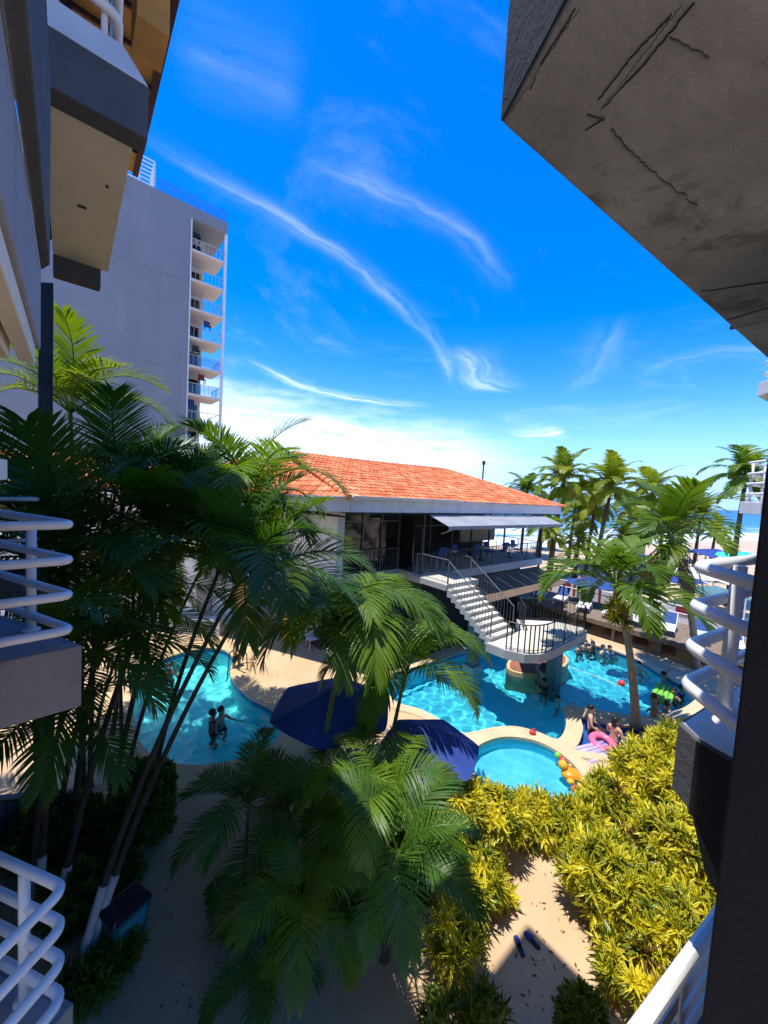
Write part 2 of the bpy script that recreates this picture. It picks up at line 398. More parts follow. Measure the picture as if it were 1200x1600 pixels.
g = MB(); [g.pt(p) for p in flat]
for t3 in tessellate_polygon(loops): g.face(t3)
kind(g.build('ground', M_ground, origin=(0, 0, 0)))

def pool_mat(name, c1, c2, sc=1.2):
    mt = bpy.data.materials.new(name); mt.use_nodes = True; t = NX(mt.node_tree); p = mt.node_tree.nodes['Principled BSDF']
    o = t.n('ShaderNodeTexCoord').outputs['Object']
    f = t.noise(o, sc, 4, .5)
    t.link(t.ramp(f, [(.35, c1), (.65, c2)]), p.inputs['Base Color']); p.inputs['Roughness'].default_value = .6
    return mt
def water_mat():
    mt = bpy.data.materials.new('pool_water'); mt.use_nodes = True; nt_ = mt.node_tree; t = NX(nt_); p = nt_.nodes['Principled BSDF']
    p.inputs['Base Color'].default_value = (.90, .985, 1.0, 1); p.inputs['Roughness'].default_value = 0.0
    p.inputs['Transmission Weight'].default_value = 1.0; p.inputs['IOR'].default_value = 1.33
    return mt
M_water = water_mat()
M_cop = mat('pool_coping', (.60, .42, .22), .8, .06, 1.5, .2, 26)
M_copB = mat('pale_pool_coping', (.62, .47, .30), .8, .06, 1.5, .2, 26)
def ripple(px, py, k=1.0):
    h = 0
    for a, l, ph, am in ((.3, .55, 0, 1), (1.4, .42, 1.3, .8), (2.3, .62, 2.1, 1), (.9, .31, .4, .5), (2.9, .36, 4, .55), (1.9, .23, 2.6, .32), (.05, .75, 5.1, .9), (2.6, .27, 1.1, .35)):
        kx, ky = math.cos(a)*2*PI/l, math.sin(a)*2*PI/l
        h += am*np.sin(kx*px+ky*py+ph+1.3*np.sin(.9*px-.7*py+ph*2))
    return h*.0042*k
def pool(name, P, z_w, depth, floor_m, coping_w, cop_m, amp=1.0, step=.07):
    b = MB(); n = len(P); zf = -depth
    lo_ = [b.pt((p.x, p.y, zf)) for p in P]
    ins = offset_poly(P, 0)
    for t3 in tessellate_polygon([[Vector((p.x, p.y, zf)) for p in P]]): b.face([lo_[i] for i in t3])
    kind(b.build(name+'_floor', floor_m, origin=(P[0].x, P[0].y, -depth)))
    b = MB()
    for i in range(n):
        p, q = P[i], P[(i+1) % n]; b.quad((p.x, p.y, zf), (q.x, q.y, zf), (q.x, q.y, -.16), (p.x, p.y, -.16))
    kind(b.build(name+'_wall', floor_m, origin=(P[0].x, P[0].y, -depth)))
    b = MB()
    I = offset_poly(P, -.012)
    for i in range(n):
        p, q = I[i], I[(i+1) % n]; b.quad((p.x, p.y, -.22), (q.x, q.y, -.22), (q.x, q.y, .045), (p.x, p.y, .045))
    kind(b.build(name+'_waterline', M_lineb if name != 'round_pool' else floor_m, origin=(P[0].x, P[0].y, -.2)))
    b = MB(); Pi = offset_poly(P, -.03); Pm = offset_poly(P, coping_w*.94); Po = offset_poly(P, coping_w)
    for i in range(n):
        j = (i+1) % n
        z1 = {'left_pool': .05, 'main_pool': .048, 'round_pool': .062, 'shallow_pool': .055}[name]
        b.quad((Pi[i].x, Pi[i].y, -.02), (Pi[j].x, Pi[j].y, -.02), (Pi[j].x, Pi[j].y, z1), (Pi[i].x, Pi[i].y, z1))
        b.quad((Pi[i].x, Pi[i].y, z1), (Pi[j].x, Pi[j].y, z1), (Pm[j].x, Pm[j].y, z1), (Pm[i].x, Pm[i].y, z1))
        b.quad((Pm[i].x, Pm[i].y, z1), (Pm[j].x, Pm[j].y, z1), (Po[j].x, Po[j].y, .003), (Po[i].x, Po[i].y, .003))
    kind(b.build(name+'_coping', cop_m, origin=(P[0].x, P[0].y, 0)))
    # water surface: rippled sheet cut to the outline
    Q = offset_poly(P, .02); xs = [p.x for p in Q]; ys = [p.y for p in Q]
    bm = bmesh.new(); 
    X = np.arange(min(xs), max(xs), step); Yy = np.arange(min(ys), max(ys), step)
    gx, gy = np.meshgrid(X, Yy)
    qa = np.array([(p.x, p.y) for p in Q]); inside = np.zeros(gx.shape, bool); jn = len(qa)-1
    for i in range(len(qa)):
        xi, yi = qa[i]; xj, yj = qa[jn]
        c = ((yi > gy) != (yj > gy)) & (gx < (xj-xi)*(gy-yi)/(yj-yi+1e-12)+xi); inside ^= c; jn = i
    near = inside.copy()
    for ddx in (-1, 0, 1):
        for ddy in (-1, 0, 1): near |= np.roll(np.roll(inside, ddx, 0), ddy, 1)
    z = z_w + ripple(gx, gy, amp)
    idx = -np.ones(gx.shape, int); idx[near] = np.arange(near.sum())
    vs = np.stack([gx[near], gy[near], z[near]], 1)
    a = idx[:-1, :-1]; b_ = idx[:-1, 1:]; c = idx[1:, 1:]; d = idx[1:, :-1]; ok = (a >= 0) & (b_ >= 0) & (c >= 0) & (d >= 0)
    fs = np.stack([a[ok], b_[ok], c[ok], d[ok]], 1)
    org = vs.mean(0); me = bpy.data.meshes.new(name+'_water'); me.from_pydata((vs-org).tolist(), [], fs.tolist()); me.materials.append(M_water)
    me.polygons.foreach_set('use_smooth', [True]*len(me.polygons))
    o = bpy.data.objects.new(name+'_water', me); COL.objects.link(o); o.location = org; kind(o)
    return o
PF_A = pool_mat('turquoise_pool_paint', (.05, .66, .70), (.10, .78, .80))
PF_B = pool_mat('azure_pool_paint', (.03, .56, .78), (.06, .68, .84), .5)
PF_C = pool_mat('sky_pool_paint', (.06, .52, .70), (.11, .64, .78))
PF_D = pool_mat('blue_pool_paint', (.01, .12, .50), (.02, .17, .58))
waters = [pool('left_pool', poolA, -.10, 1.40, PF_A, .85, M_cop), pool('main_pool', poolB, -.10, 1.50, PF_B, .34, M_copB),
          pool('round_pool', poolC, -.16, .45, PF_C, .40, M_copB, .6, .05), pool('shallow_pool', poolD, -.08, .35, PF_D, .26, M_copB, .5, .05)]

ld.cycles.is_caustics_light = True
for q in waters: q.cycles.is_caustics_caster = True
for q in bpy.data.objects:
    if q.name.endswith('_floor') or q.name.endswith('_pool_wall'): q.cycles.is_caustics_receiver = True
# sea, shore
d_sh = Vector((.9, .43, 0)).normalized(); n_sh = Vector((-d_sh.y, d_sh.x, 0)); p_sh = Vector((60, 72.5, 0))
def sea_mat():
    mt = bpy.data.materials.new('sea_water'); mt.use_nodes = True; t = NX(mt.node_tree); p = mt.node_tree.nodes['Principled BSDF']
    o = t.n('ShaderNodeTexCoord').outputs['Object']; s_ = t.n('ShaderNodeSeparateXYZ'); t.link(o, s_.inputs[0])
    dist = s_.outputs[1]
    st = t.n('ShaderNodeCombineXYZ'); t.link(t.m('MULTIPLY', s_.outputs[0], .25), st.inputs[0]); t.link(dist, st.inputs[1])
    n1 = t.noise(st.outputs[0], .12, 6, .65)
    foam = t.m('MULTIPLY', t.smooth(t.m('ADD', n1, t.m('MULTIPLY', dist, -.0060)), .30, .44), t.m('SUBTRACT', 1, t.smooth(dist, 18, 48)))
    base = t.ramp(t.m('DIVIDE', dist, 400), [(0, (.10, .30, .33)), (.15, (.02, .17, .30)), (1, (.008, .10, .26))])
    t.link(t.mix(foam, base, (.80, .82, .82)), p.inputs['Base Color']); p.inputs['Roughness'].default_value = .35
    b = t.n('ShaderNodeBump'); b.inputs['Strength'].default_value = .6; b.inputs['Distance'].default_value = .4
    t.link(t.noise(st.outputs[0], .6, 5), b.inputs['Height']); t.link(b.outputs[0], p.inputs['Normal'])
    return mt
b = MB()
NS = 160
sh = []
for i in range(NS+1):
    s_ = -8+900*i/NS; k = 3.5*math.sin(s_*.05)+2*math.sin(s_*.13+1)
    sh.append((s_, k))
for (s0, k0), (s1, k1) in zip(sh, sh[1:]): b.quad((s0*6, k0, .02), (s1*6, k1, .02), (s1*6, 6000, .02), (s0*6, 6000, .02))
sea = b.build('sea', sea_mat(), origin=(0, 0, 0)); sea.location = p_sh; sea.rotation_euler.z = math.atan2(d_sh.y, d_sh.x); kind(sea)
#--HOTEL--
# ------------------------------------------------------------------ our hotel: left wing
def railing_pipes(parent, path, zs, r, posts, zfoot, name='railing'):
    """horizontal pipe rails following a plan path, with posts"""
    b = MB()
    for z in zs: b.tube(fillet([(p.x, p.y, z) for p in path], .10, 7), r, 10)
    for p, rr in posts: b.tube([(p.x, p.y, zfoot), (p.x, p.y, max(zs)-.01)], rr, 10); b.lathe((p.x, p.y, zfoot), [(rr*1.9, 0), (rr*1.9, .012), (rr*1.2, .02)], 12)
    return b.build(name, M_rail, parent, smooth=True)
def slab(parent, poly, z0, z1, m_side, name='balcony_slab', bevel=.012):
    b = MB(); b.prism(poly, z0, z1); return b.build(name, m_side, parent, bevel=bevel)

lw = empty('hotel_wing', W(6, -2, 0), 'grey hotel wing along the left edge with white railed balconies and dark beams', 'building')
# facade wall with openings per floor
b = MB()
for z0, z1 in ((0, 2.3), (5.05, 5.6)): b.ubox(1.0, 3.2, -1.9, -.95, z0, z1)
for u0, u1 in ((3.2, 3.8), (6.6, 7.3), (9.6, 10.3)): b.ubox(u0, u1, -2.4, -1.35, 0, 13.4)
b.build('wall', M_conc, lw)
b = MB(); b.ubox(3.0, 10.3, -3.3, -2.6, 0, 13.4); b.build('back_wall', M_lilac, lw)
ca, cb_ = Y(60, 480, 7.4), Y(83, 480, 7.4); ca.z = cb_.z = 0
b = MB(); b.prism([ca, cb_, cb_+UU*.4, ca+UU*.4], 0, 10.55); b.build('column', M_blueW, lw)
# near upper floor: dark parapet beam, pale slab edge, cream lintel, dark passage
ZB = 8.2
B0, B1 = G(42, 0, ZB), G(78, 415, ZB); C0, C1 = G(2, 13, ZB), G(64, 423, ZB)
def flat_(p): return Vector((p.x, p.y, 0))
B0, B1, C0, C1 = map(flat_, (B0, B1, C0, C1)); B0 = B0+(B0-B1)*1.2; C0 = C0+(C0-C1)*1.2
b = MB(); b.prism([B0, B1, C1, C0], ZB, 9.15); b.build('beam', M_concD, lw, bevel=.008)
dB = (B1-B0).normalized(); nB = Vector((-dB.y, dB.x, 0)); nB = nB if nB.dot(C1-B1) > 0 else -nB
b = MB(); b.prism([C0, C1, C1+nB*.9, C0+nB*.9], 7.73, ZB-.003); b.build('slab_edge', M_lilac, lw, bevel=.008)
b = MB(); b.prism([C0+nB*.02, C1-dB*.10+nB*.02, C1-dB*.10+nB*.09, C0+nB*.09], 7.62, 7.727); b.prism([C0+nB*.11, C1-dB*.30+nB*.11, C1-dB*.30+nB*.16, C0+nB*.16], 7.58, 7.727); b.build('lintel', M_cream, lw, bevel=.006)
b = MB(); b.prism([C0+nB*.18, C1-dB*.02+nB*.18, C1-dB*.02+nB*2, C0+nB*2], 7.05, 7.727); b.build('passage_ceiling', M_concD, lw, bevel=.006)
b = MB(); b.prism([C0+nB*.20, C1-dB*.06+nB*.14, C1-dB*.06+nB*.5, C0+nB*.5], 6.93, 7.047); b.build('ledge', M_cream, lw, bevel=.006)
b = MB(); b.prism([C0+nB*.3, C1-dB*.10+nB*.3, C1-dB*.10+nB*1.5, C0+nB*1.5], 5.3, 6.927); b.build('passage_wall', M_concD, lw)
# balcony at our level
P1 = [W(3.82, -1.3), W(3.95, .10), W(4.85, -.32), W(6.6, -1.3)]
bs = slab(lw, P1, 5.02, 5.55, M_conc)
b = MB(); b.prism([W(3.86, -1.2), W(3.97, .03), W(4.75, -.36), W(6.4, -1.25)], 5.551, 5.556); b.build('floor_paint', M_ledge, bs)
railing_pipes(bs, [W(3.78, -1.2), W(3.94, .03), W(5.25, -.60), W(6.3, -1.2)], [5.70, 5.99, 6.28, 6.57], .036, [(W(4.55, -.25), .036), (W(5.9, -.95), .034)], 5.55)
# balcony one floor below
P2 = [W(2.6, -1.2), W(3.20, -.42), W(3.50, .06), W(4.4, -.55), W(5.6, -1.3)]
bs2 = slab(lw, P2, 2.35, 2.85, M_conc)
b = MB(); b.prism([W(2.7, -1.2), W(3.26, -.42), W(3.50, .0), W(4.3, -.58), W(5.4, -1.3)], 2.851, 2.856); b.build('floor_paint', M_ledge, bs2)
railing_pipes(bs2, [W(2.45, -1.25), W(3.42, .0), W(4.8, -.95)], [3.05, 3.34, 3.63, 3.92], .036, [(W(3.75, -.24), .036), (W(3.0, -.55), .034)], 2.85)
# big bay two floors up, seen from below
b = MB(); b.ubox(5.05, 8.70, -.22, .52, 10.60, 10.9); bay = b.build('balcony_slab', M_cream, lw)
b = MB(); b.hull8([W(4.80, -.22, 10.42), W(4.80, .60, 10.42), W(5.05, .60, 10.42), W(5.05, -.22, 10.42)], [W(4.80, -.22, 10.92), W(4.80, .60, 10.92), W(5.05, .60, 10.92), W(5.05, -.22, 10.92)])
b.build('edge_beam', M_concD, bay, bevel=.012)
b = MB(); b.ubox(8.70, 8.95, -.22, .42, 10.30, 10.9); b.build('edge_beam', M_concD, bay, bevel=.012)
b = MB(); b.hull8([W(4.80, -.22, 10.923), W(4.80, .60, 10.923), W(5.25, .60, 10.923), W(5.25, -.22, 10.923)], [W(4.97, -.22, 11.32), W(4.99, .40, 11.32), W(5.2, .40, 11.32), W(5.2, -.22, 11.32)])
b.build('sloped_coping', M_fasc, bay, bevel=.01)
b = MB(); b.ubox(5.10, 5.4, -.34, -.225, 9.7, 10.75); b.ubox(5.4, 6.6, -.32, -.225, 9.9, 10.4); b.build('bracket', M_conc, bay)
b = MB()
for q in ((6.9, .12), (6.2, .35)): b.box(W(q[0], q[1], 10.597), (.10 if q[0] > 6.5 else .03, .05, .012), .5)
b.build('plaster_hole', M_crack, bay)
railing_pipes(bay, [W(4.98, -.25), W(5.06, .36), W(5.9, .40), W(8.5, .38)], [11.62, 11.94, 12.27], .045, [(W(5.55, .36), .045), (W(5.12, .25), .03)], 11.3)
b = MB(); b.ubox(5.3, 8.9, -.30, -.18, 10.9, 13.4); b.build('window_glass', M_glassb, lw)
b = MB(); b.ubox(5.22, 5.34, -.32, -.10, 10.9, 13.4); b.ubox(5.62, 5.68, -.20, -.15, 10.9, 13.4); b.build('window_frame', M_white, lw)
# eave with ochre soffit
b = MB(); b.ubox(3.0, 10.3, .0, 1.02, 13.5, 13.62); eav = b.build('eave', M_ochre, lw)
b = MB(); b.ubox(3.0, 10.32, 1.02, 1.12, 13.46, 13.82)
for k in range(12): b.ubox(3.5+k*.55, 3.54+k*.55, .0, 1.02, 13.44, 13.5)
b.build('eave_trim', M_brown, eav)
b = MB(); b.ubox(6.1, 6.7, .62, .98, 12.75, 13.43); b.build('pier', M_ochre, lw)
b = MB(); b.ubox(3.0, 10.4, -3.3, 1.10, 13.83, 13.95); b.ubox(1.8, 3.6, 1.12, 3.3, 13.83, 13.95); b.build('roof', M_concD, lw)  # second box: unseen overhang added to throw shade on the courtyard
# next bay's balcony further along, same level
P3 = [W(7.2, -1.3), W(7.35, -.25), W(8.1, -.55), W(9.6, -1.3)]
bs3 = slab(lw, P3, 5.02, 5.5, M_conc)
railing_pipes(bs3, [W(7.2, -1.2), W(7.33, -.32), W(8.4, -.75), W(9.2, -1.2)], [5.70, 5.99, 6.28, 6.57], .03, [(W(7.9, -.52), .03)], 5.5)

# ------------------------------------------------------------------ our hotel: right wing
rw = empty('hotel_wing', W(-1, 5, 0), 'hotel wing on the right edge with a black pillar and an overhanging slab above', 'building')
b = MB(); pe = (Y(1147, 1150, 1.62)); pe2 = Vector((pe.x, pe.y, 0))
b.prism([pe2, pe2+Vector((.9, .5, 0)), pe2+Vector((1.4, -.3, 0)), pe2+Vector((.6, -.9, 0))], 0, 10.6); b.build('pillar', M_black, rw, bevel=.012)
b = MB(); b.ubox(-.9, -.25, 3.6, 16.0, 0, 16.4); b.build('wall', M_conc, rw)
tip = W(.58, 3.27); tip2 = W(.455, 3.135)
b = MB(); q_ = [tip, W(.36, 4.8), W(.28, 6.6), W(-.3, 6.6), W(-.3, 2.7), W(.18, 3.02), tip2]
b.prism(q_, 5.02, 5.5)
rs = b.build('balcony_slab', [M_concD], rw, bevel=.012)
low = [tip-VV*.02, W(.36, 4.8), W(.28, 6.6), W(-.3, 6.6), W(-.3, 2.7), W(.18, 3.02), tip2]
b = MB(); b.prism([W(.55, 3.27), W(.34, 4.8), W(.26, 6.55), W(-.28, 6.55), W(-.28, 2.75), W(.17, 3.05), W(.45, 3.16)], 5.502, 5.515); b.build('floor_paint', M_white, rs)
b = MB(); b.hull8([W(.36, 4.4, 4.55), W(-.3, 4.4, 4.55), W(-.3, 2.75, 4.55), W(.15, 3.0, 4.55), W(.36, 3.3, 4.55)], [W(.36, 4.8, 5.018), W(-.3, 4.8, 5.018), W(-.3, 2.72, 5.018), W(.18, 3.03, 5.018), W(.45, 3.16, 5.018)]); b.build('bracket', M_black, rs)
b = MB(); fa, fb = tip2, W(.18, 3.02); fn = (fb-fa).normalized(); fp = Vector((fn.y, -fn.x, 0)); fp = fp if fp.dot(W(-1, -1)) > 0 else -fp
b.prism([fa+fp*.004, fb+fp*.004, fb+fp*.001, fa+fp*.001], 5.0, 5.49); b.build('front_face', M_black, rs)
railing_pipes(rs, [W(.20, 5.6), W(.57, 3.29), W(-.02, 2.62)], [5.78, 6.05, 6.33, 6.60], .042, [(W(.42, 3.80), .048)], 5.5)
# overhanging slab two floors up
KO = .33; ZO = 7+3.6*KO
b = MB(); OV = [W(2.38*KO, 3.21*KO), W(1.32*KO, 12.7*KO), W(-1.2*KO, 12.7*KO), W(-1.2*KO, 1.0*KO), W(.2*KO, 2.32*KO), W(1.53*KO, 2.75*KO)]
b.prism(OV, ZO, 9.75); ov = b.build('overhang', [M_soff], rw, bevel=.01)
OVs = [W(2.385*KO, 3.205*KO), W(1.535*KO, 2.742*KO)]
b = MB(); b.prism([p+(p-W(-.6, 3.2)).normalized()*.15 for p in OV], 9.77, 10.0); b.build('eave', M_conc, rw)  # unseen ledge added above to shade the overhang's left face
b = MB(); n_ = (OVs[1]-OVs[0]).normalized(); nn = Vector((-n_.y, n_.x, 0)); nn = nn if nn.dot(W(-1, -1)) > 0 else -nn
b.prism([OVs[0]+nn*.004, OVs[1]+nn*.004, OVs[1]-nn*.05, OVs[0]-nn*.05], ZO+.01, 9.75); b.build('fascia', mat('shaded_plaster', (.010, .022, .05), .85, .1, 2, .4, 20), ov)  # near-black blue panel paints shade onto the overhang's left face
rnd = random.Random(3)
def crack(b, a, c, wd, n=14, jit=.05, z=ZO):
    wd *= KO*.36; jit *= 1.8
    a = Vector(a); c = Vector(c); d = (c-a); nrm = Vector((-d.y, d.x, 0)).normalized(); L = d.length
    pts = [a+d*(i/n)+nrm*rnd.uniform(-jit, jit)*L*.25 for i in range(n+1)]
    for i in range(n):
        w0 = wd*rnd.uniform(.2, 1); w1 = wd*rnd.uniform(.2, 1)
        p, q = pts[i], pts[i+1]
        b.hull8([p-nrm*w0+Vector((0, 0, z-.006)), q-nrm*w1+Vector((0, 0, z-.006)), q+nrm*w1+Vector((0, 0, z-.006)), p+nrm*w0+Vector((0, 0, z-.006))],
                [p-nrm*w0+Vector((0, 0, z+.02)), q-nrm*w1+Vector((0, 0, z+.02)), q+nrm*w1+Vector((0, 0, z+.02)), p+nrm*w0+Vector((0, 0, z+.02))])
def gz(px, py): p = G(px, py, ZO); return Vector((p.x, p.y, 0))
b = MB()
for (a, c, wd) in (((1085, 2), (1010, 95), .010), ((1010, 95), (942, 168), .016), ((1050, 20), (985, 90), .007), ((985, 90), (935, 155), .006), ((918, 178), (945, 185), .013), ((945, 183), (915, 202), .006), ((955, 200), (985, 235), .014), ((985, 235), (1018, 265), .010), ((1018, 265), (1090, 320), .003),
                   ((1048, 55), (1110, 88), .003), ((1135, 500), (1200, 480), .010), ((1095, 455), (1200, 440), .004), ((828, 138), (838, 118), .011), ((868, 62), (900, 12), .009), ((845, 100), (868, 62), .004)):
    b = MB(); crack(b, gz(*a), gz(*c), wd); b.build('crack', M_crack, ov)
b = MB()
for (a, c, wd) in (((1068, 8), (940, 172), .05), ((905, 15), (800, 175), .035), ((1140, 515), (1200, 500), .05)):
    b = MB(); crack(b, gz(*a), gz(*c), wd, 26, .012, ZO+.003); b.build('plaster_seam', M_soff, ov)
# two balconies further along the right wing
for zt, vv, px in ((7.22, 13.6, 1162), (9.85, 12.7, 1170)):
    pt_ = Y(px+4, 700, 9.6 if zt < 8 else 8.6); pt_.z = 0
    far_ = pt_+VV*2.6+UU*-.4; nr = pt_-VV*.9-UU*.7
    b = MB(); b.prism([pt_, far_, far_-UU*1.6, nr-UU*.6, nr], zt-.30, zt); sl = b.build('balcony_slab', M_fasc, rw, bevel=.01)
    c0 = pt_+(far_-pt_)*.03-UU*.06
    railing_pipes(sl, [nr-UU*.08, c0, far_-UU*.08], [zt+.2, zt+.45, zt+.70, zt+.98], .032, [(c0+VV*.05-UU*.08, .03), (c0+VV*1.0-UU*.2, .03), (c0-VV*.45-UU*.42, .03)], zt)
# lowest railing at the bottom right corner
a_ = G(1000, 1604, 3.95); c_ = G(1122, 1432, 3.95)
d_ = (c_-a_).normalized(); a0 = a_-d_*.8; c0 = c_+d_*.45
b = MB(); b.tube([a0, c0], .045, 10)
for k in range(1, 4):
    for p, q in ((a0, c0),): b.beam(p-Vector((0, 0, .03+.19*k)), q-Vector((0, 0, .03+.19*k)), .03, .12)
mid = a_+d_*.55; b.tube([mid-Vector((0, 0, 1.0)), mid], .032, 10)
b.build('railing', M_rail, rw, smooth=False)
b = MB(); pn = Vector((d_.y, -d_.x, 0)); pn = pn if pn.x > 0 else -pn
b.prism([a0-pn*.12, c0-pn*.12, c0+pn*1.2, a0+pn*1.2], 2.55, 2.85); b.build('balcony_slab', M_concD, rw, bevel=.01)

def glasst():
    mt = bpy.data.materials.new('clear_blue_glass'); mt.use_nodes = True; t = NX(mt.node_tree); out = mt.node_tree.nodes['Material Output']; p = mt.node_tree.nodes['Principled BSDF']
    p.inputs['Base Color'].default_value = (.10, .28, .45, 1); p.inputs['Roughness'].default_value = .08
    tr = t.n('ShaderNodeBsdfTransparent'); tr.inputs[0].default_value = (.78, .92, 1, 1); ms = t.n('ShaderNodeMixShader'); ms.inputs[0].default_value = .15
    t.link(tr.outputs[0], ms.inputs[1]); t.link(p.outputs[0], ms.inputs[2]); t.link(ms.outputs[0], out.inputs[0]); return mt
M_glasst = glasst()
# ------------------------------------------------------------------ tower
tw = empty('apartment_tower', W(44, 5, 0), 'tall pale grey apartment tower with a blank side wall and a stack of corner balconies', 'building')
UT, VR, VL = 41.9, 12.3, 8.9
b = MB(); b.ubox(UT, UT+14, -12, VL, 0, 34.4); b.ubox(UT, UT+5.2, VL, VR, 33.3, 34.4); b.build('wall', M_tower, tw)
b = MB(); b.ubox(UT+3.2, UT+14, VL, VR-1.4, 0, 33.3); b.build('recess_wall', M_towerlt, tw)
b = MB()
for k in range(3): b.ubox(UT-.012, UT, -12, VL-.01, 27.3-k*8.4, 27.33-k*8.4)
b.build('wall_joint', M_conc, tw)
b = MB(); b.ubox(UT+.05, UT+.25, VR-.25, VR, 0, 33.3); b.ubox(UT+.02, UT+.2, VL-.02, VL+.12, 0, 33.3); b.build('column', M_fasc, tw)
rnd = random.Random(11)
for k in range(12):
    z = 33.3-2.75*(k+1)
    if z < 1: break
    b = MB(); b.ubox(UT+.0, UT+3.25, VL+.13, VR-.26, z-.22, z); sl = b.build('balcony_slab', M_towerlt, tw)
    b = MB(); b.ubox(UT+.1, UT+.14, VL+.14, VR-.3, z+1.0, z+1.06)
    b.ubox(UT+.1, UT+3.2, VR-.33, VR-.29, z+1.0, z+1.06)
    for j in range(9): b.ubox(UT+.1, UT+.13, VL+.15+j*.37, VL+.18+j*.37, z, z+1.0)
    b.build('railing', mat('grey_rail', (.42, .43, .44), .5, .04, 3), sl)
    b = MB(); b.ubox(UT+.15, UT+.16, VL+.2, VR-.4, z+.08, z+.95); b.ubox(UT+.2, UT+3.1, VR-.32, VR-.31, z+.08, z+.95); b.build('glass_panel', M_glasst, sl) if k in (4, 5, 8) else None
    b = MB()
    b.ubox(UT+3.15, UT+3.2, VL+.6, VL+1.7, z, z+2.1)
    b.build('door', M_glass, sl)
for k, (v0, col) in enumerate(((9.4, M_dark), (10.6, M_navy), (9.6, M_dark), (10.2, M_maroon), (9.3, M_navy), (10.4, M_dark))):
    z = 33.3-2.75*(k+3 if k else 1)
    b = MB(); b.ubox(UT+.8, UT+1.4, v0, v0+.6, z+.4, z+.46); b.ubox(UT+1.34, UT+1.4, v0, v0+.6, z+.46, z+1.0)
    for a in (0, .54):
        for c in (.8, 1.34): b.ubox(UT+c, UT+c+.05, v0+a, v0+a+.06, z, z+.4)
    tag(b.build('balcony_chair', col, origin=W(UT+1.1, v0+.3, z)), ('dark chair on the topmost balcony of the tower', 'navy chair on the third balcony from the top of the tower', 'dark chair on the fourth balcony from the top of the tower', 'maroon chair on the fifth balcony from the top of the tower', 'navy chair on the sixth balcony from the top of the tower', 'dark chair on the seventh balcony from the top of the tower')[k], 'chair', 'chairs on the tower balconies')
b = MB(); b.ubox(UT+.1, UT+.14, 6.1, VR-.1, 34.42, 35.6); b.ubox(UT+.2, UT+5, VR-.14, VR-.1, 34.42, 35.6); b.build('roof_glass_fence', M_glasst, tw)
b = MB()
for j in range(7): b.ubox(UT+.4, UT+.46, 3.4, 5.9, 34.7+j*.36, 34.80+j*.36); b.ubox(UT+.4, UT+3.0, 5.84, 5.9, 34.7+j*.36, 34.80+j*.36)
for v0 in (3.5, 4.7, 5.88): b.ubox(UT+.47, UT+.57, v0-.06, v0+.06, 34.4, 37.0)
b.build('roof_screen', M_rail, tw)
tw.location.z = -1.35
#--REST--
# ------------------------------------------------------------------ restaurant
def roof_mat():
    mt = bpy.data.materials.new('clay_roof_tile'); mt.use_nodes = True; t = NX(mt.node_tree); p = mt.node_tree.nodes['Principled BSDF']
    uv = t.n('ShaderNodeAttribute', attribute_name='tile').outputs['Vector']
    wn = t.n('ShaderNodeTexWhiteNoise', noise_dimensions='2D')
    fl = t.n('ShaderNodeVectorMath', operation='FLOOR'); t.link(uv, fl.inputs[0]); t.link(fl.outputs[0], wn.inputs['Vector'])
    o = t.n('ShaderNodeTexCoord').outputs['Object']
    f = t.m('ADD', t.m('MULTIPLY', wn.outputs['Value'], .6), t.m('MULTIPLY', t.noise(o, .8, 5, .65), .5))
    t.link(t.ramp(f, [(.12, (.36, .085, .03)), (.45, (.60, .15, .045)), (.8, (.72, .24, .09)), (.98, (.78, .42, .24))]), p.inputs['Base Color'])
    p.inputs['Roughness'].default_value = .85; return mt
M_roof = roof_mat()
def tile_facet(parent, e0, e1, r0, r1, name='roof', cw=.24, ch=.36):
    """barrel-tiled facet: eave e0->e1, ridge r0->r1"""
    e0, e1, r0, r1 = map(Vector, (e0, e1, r0, r1)); X = (e1-e0).normalized()
    N = X.cross(((r0+r1)/2-(e0+e1)/2)).normalized(); N = N if N.z > 0 else -N
    Yd = N.cross(X).normalized(); Yd = Yd if Yd.z > 0 else -Yd
    def loc(p): d = p-e0; return d.dot(X), d.dot(Yd)
    (ax, ay), (bx, by), (cx, cy), (dx_, dy_) = loc(e0), loc(e1), loc(r1), loc(r0)
    H = max(cy, dy_); rows = max(1, int(round(H/ch))); xm = min(ax, dx_); xM = max(bx, cx); cols = int(math.ceil((xM-xm)/cw)); ss = 6
    vs = []; at = []; fs = []; nxn = cols*ss+1
    rr = []
    for j in range(rows):
        for e in (0.0, .97): rr.append((j+e, .03 if e == 0 else 0.0, j))
    for (yy, lift, j) in rr:
        t = min(1, yy/rows); yl = H*t
        l = ax+(dx_-ax)*t; r_ = bx+(cx-bx)*t
        for i in range(nxn):
            xx = xm+i*cw/ss; xc = min(max(xx, l), r_); ph = (i % ss)/ss
            h = .055*abs(math.cos(PI*ph))**.7+lift+.004*math.sin(i//ss*7.1+j*3.3)
            vs.append(e0+X*xc+Yd*yl+N*(h+.02)); at.append((i/ss+.001, j+.5))
    nr = len(rr)
    for j in range(nr-1):
        for i in range(nxn-1):
            a, b_, c, d = j*nxn+i, j*nxn+i+1, (j+1)*nxn+i+1, (j+1)*nxn+i
            if (vs[a]-vs[b_]).length < 1e-5 and (vs[c]-vs[d]).length < 1e-5: continue
            fs.append((a, b_, c, d))
    org = wloc(parent); me = bpy.data.meshes.new(name); me.from_pydata([tuple(p-org) for p in vs], [], fs); me.materials.append(M_roof)
    a_ = me.attributes.new('tile', 'FLOAT_VECTOR', 'POINT'); a_.data.foreach_set('vector', [q for p in at for q in (p[0], p[1], 0)])
    o = bpy.data.objects.new(name, me); COL.objects.link(o); o.parent = parent; return o
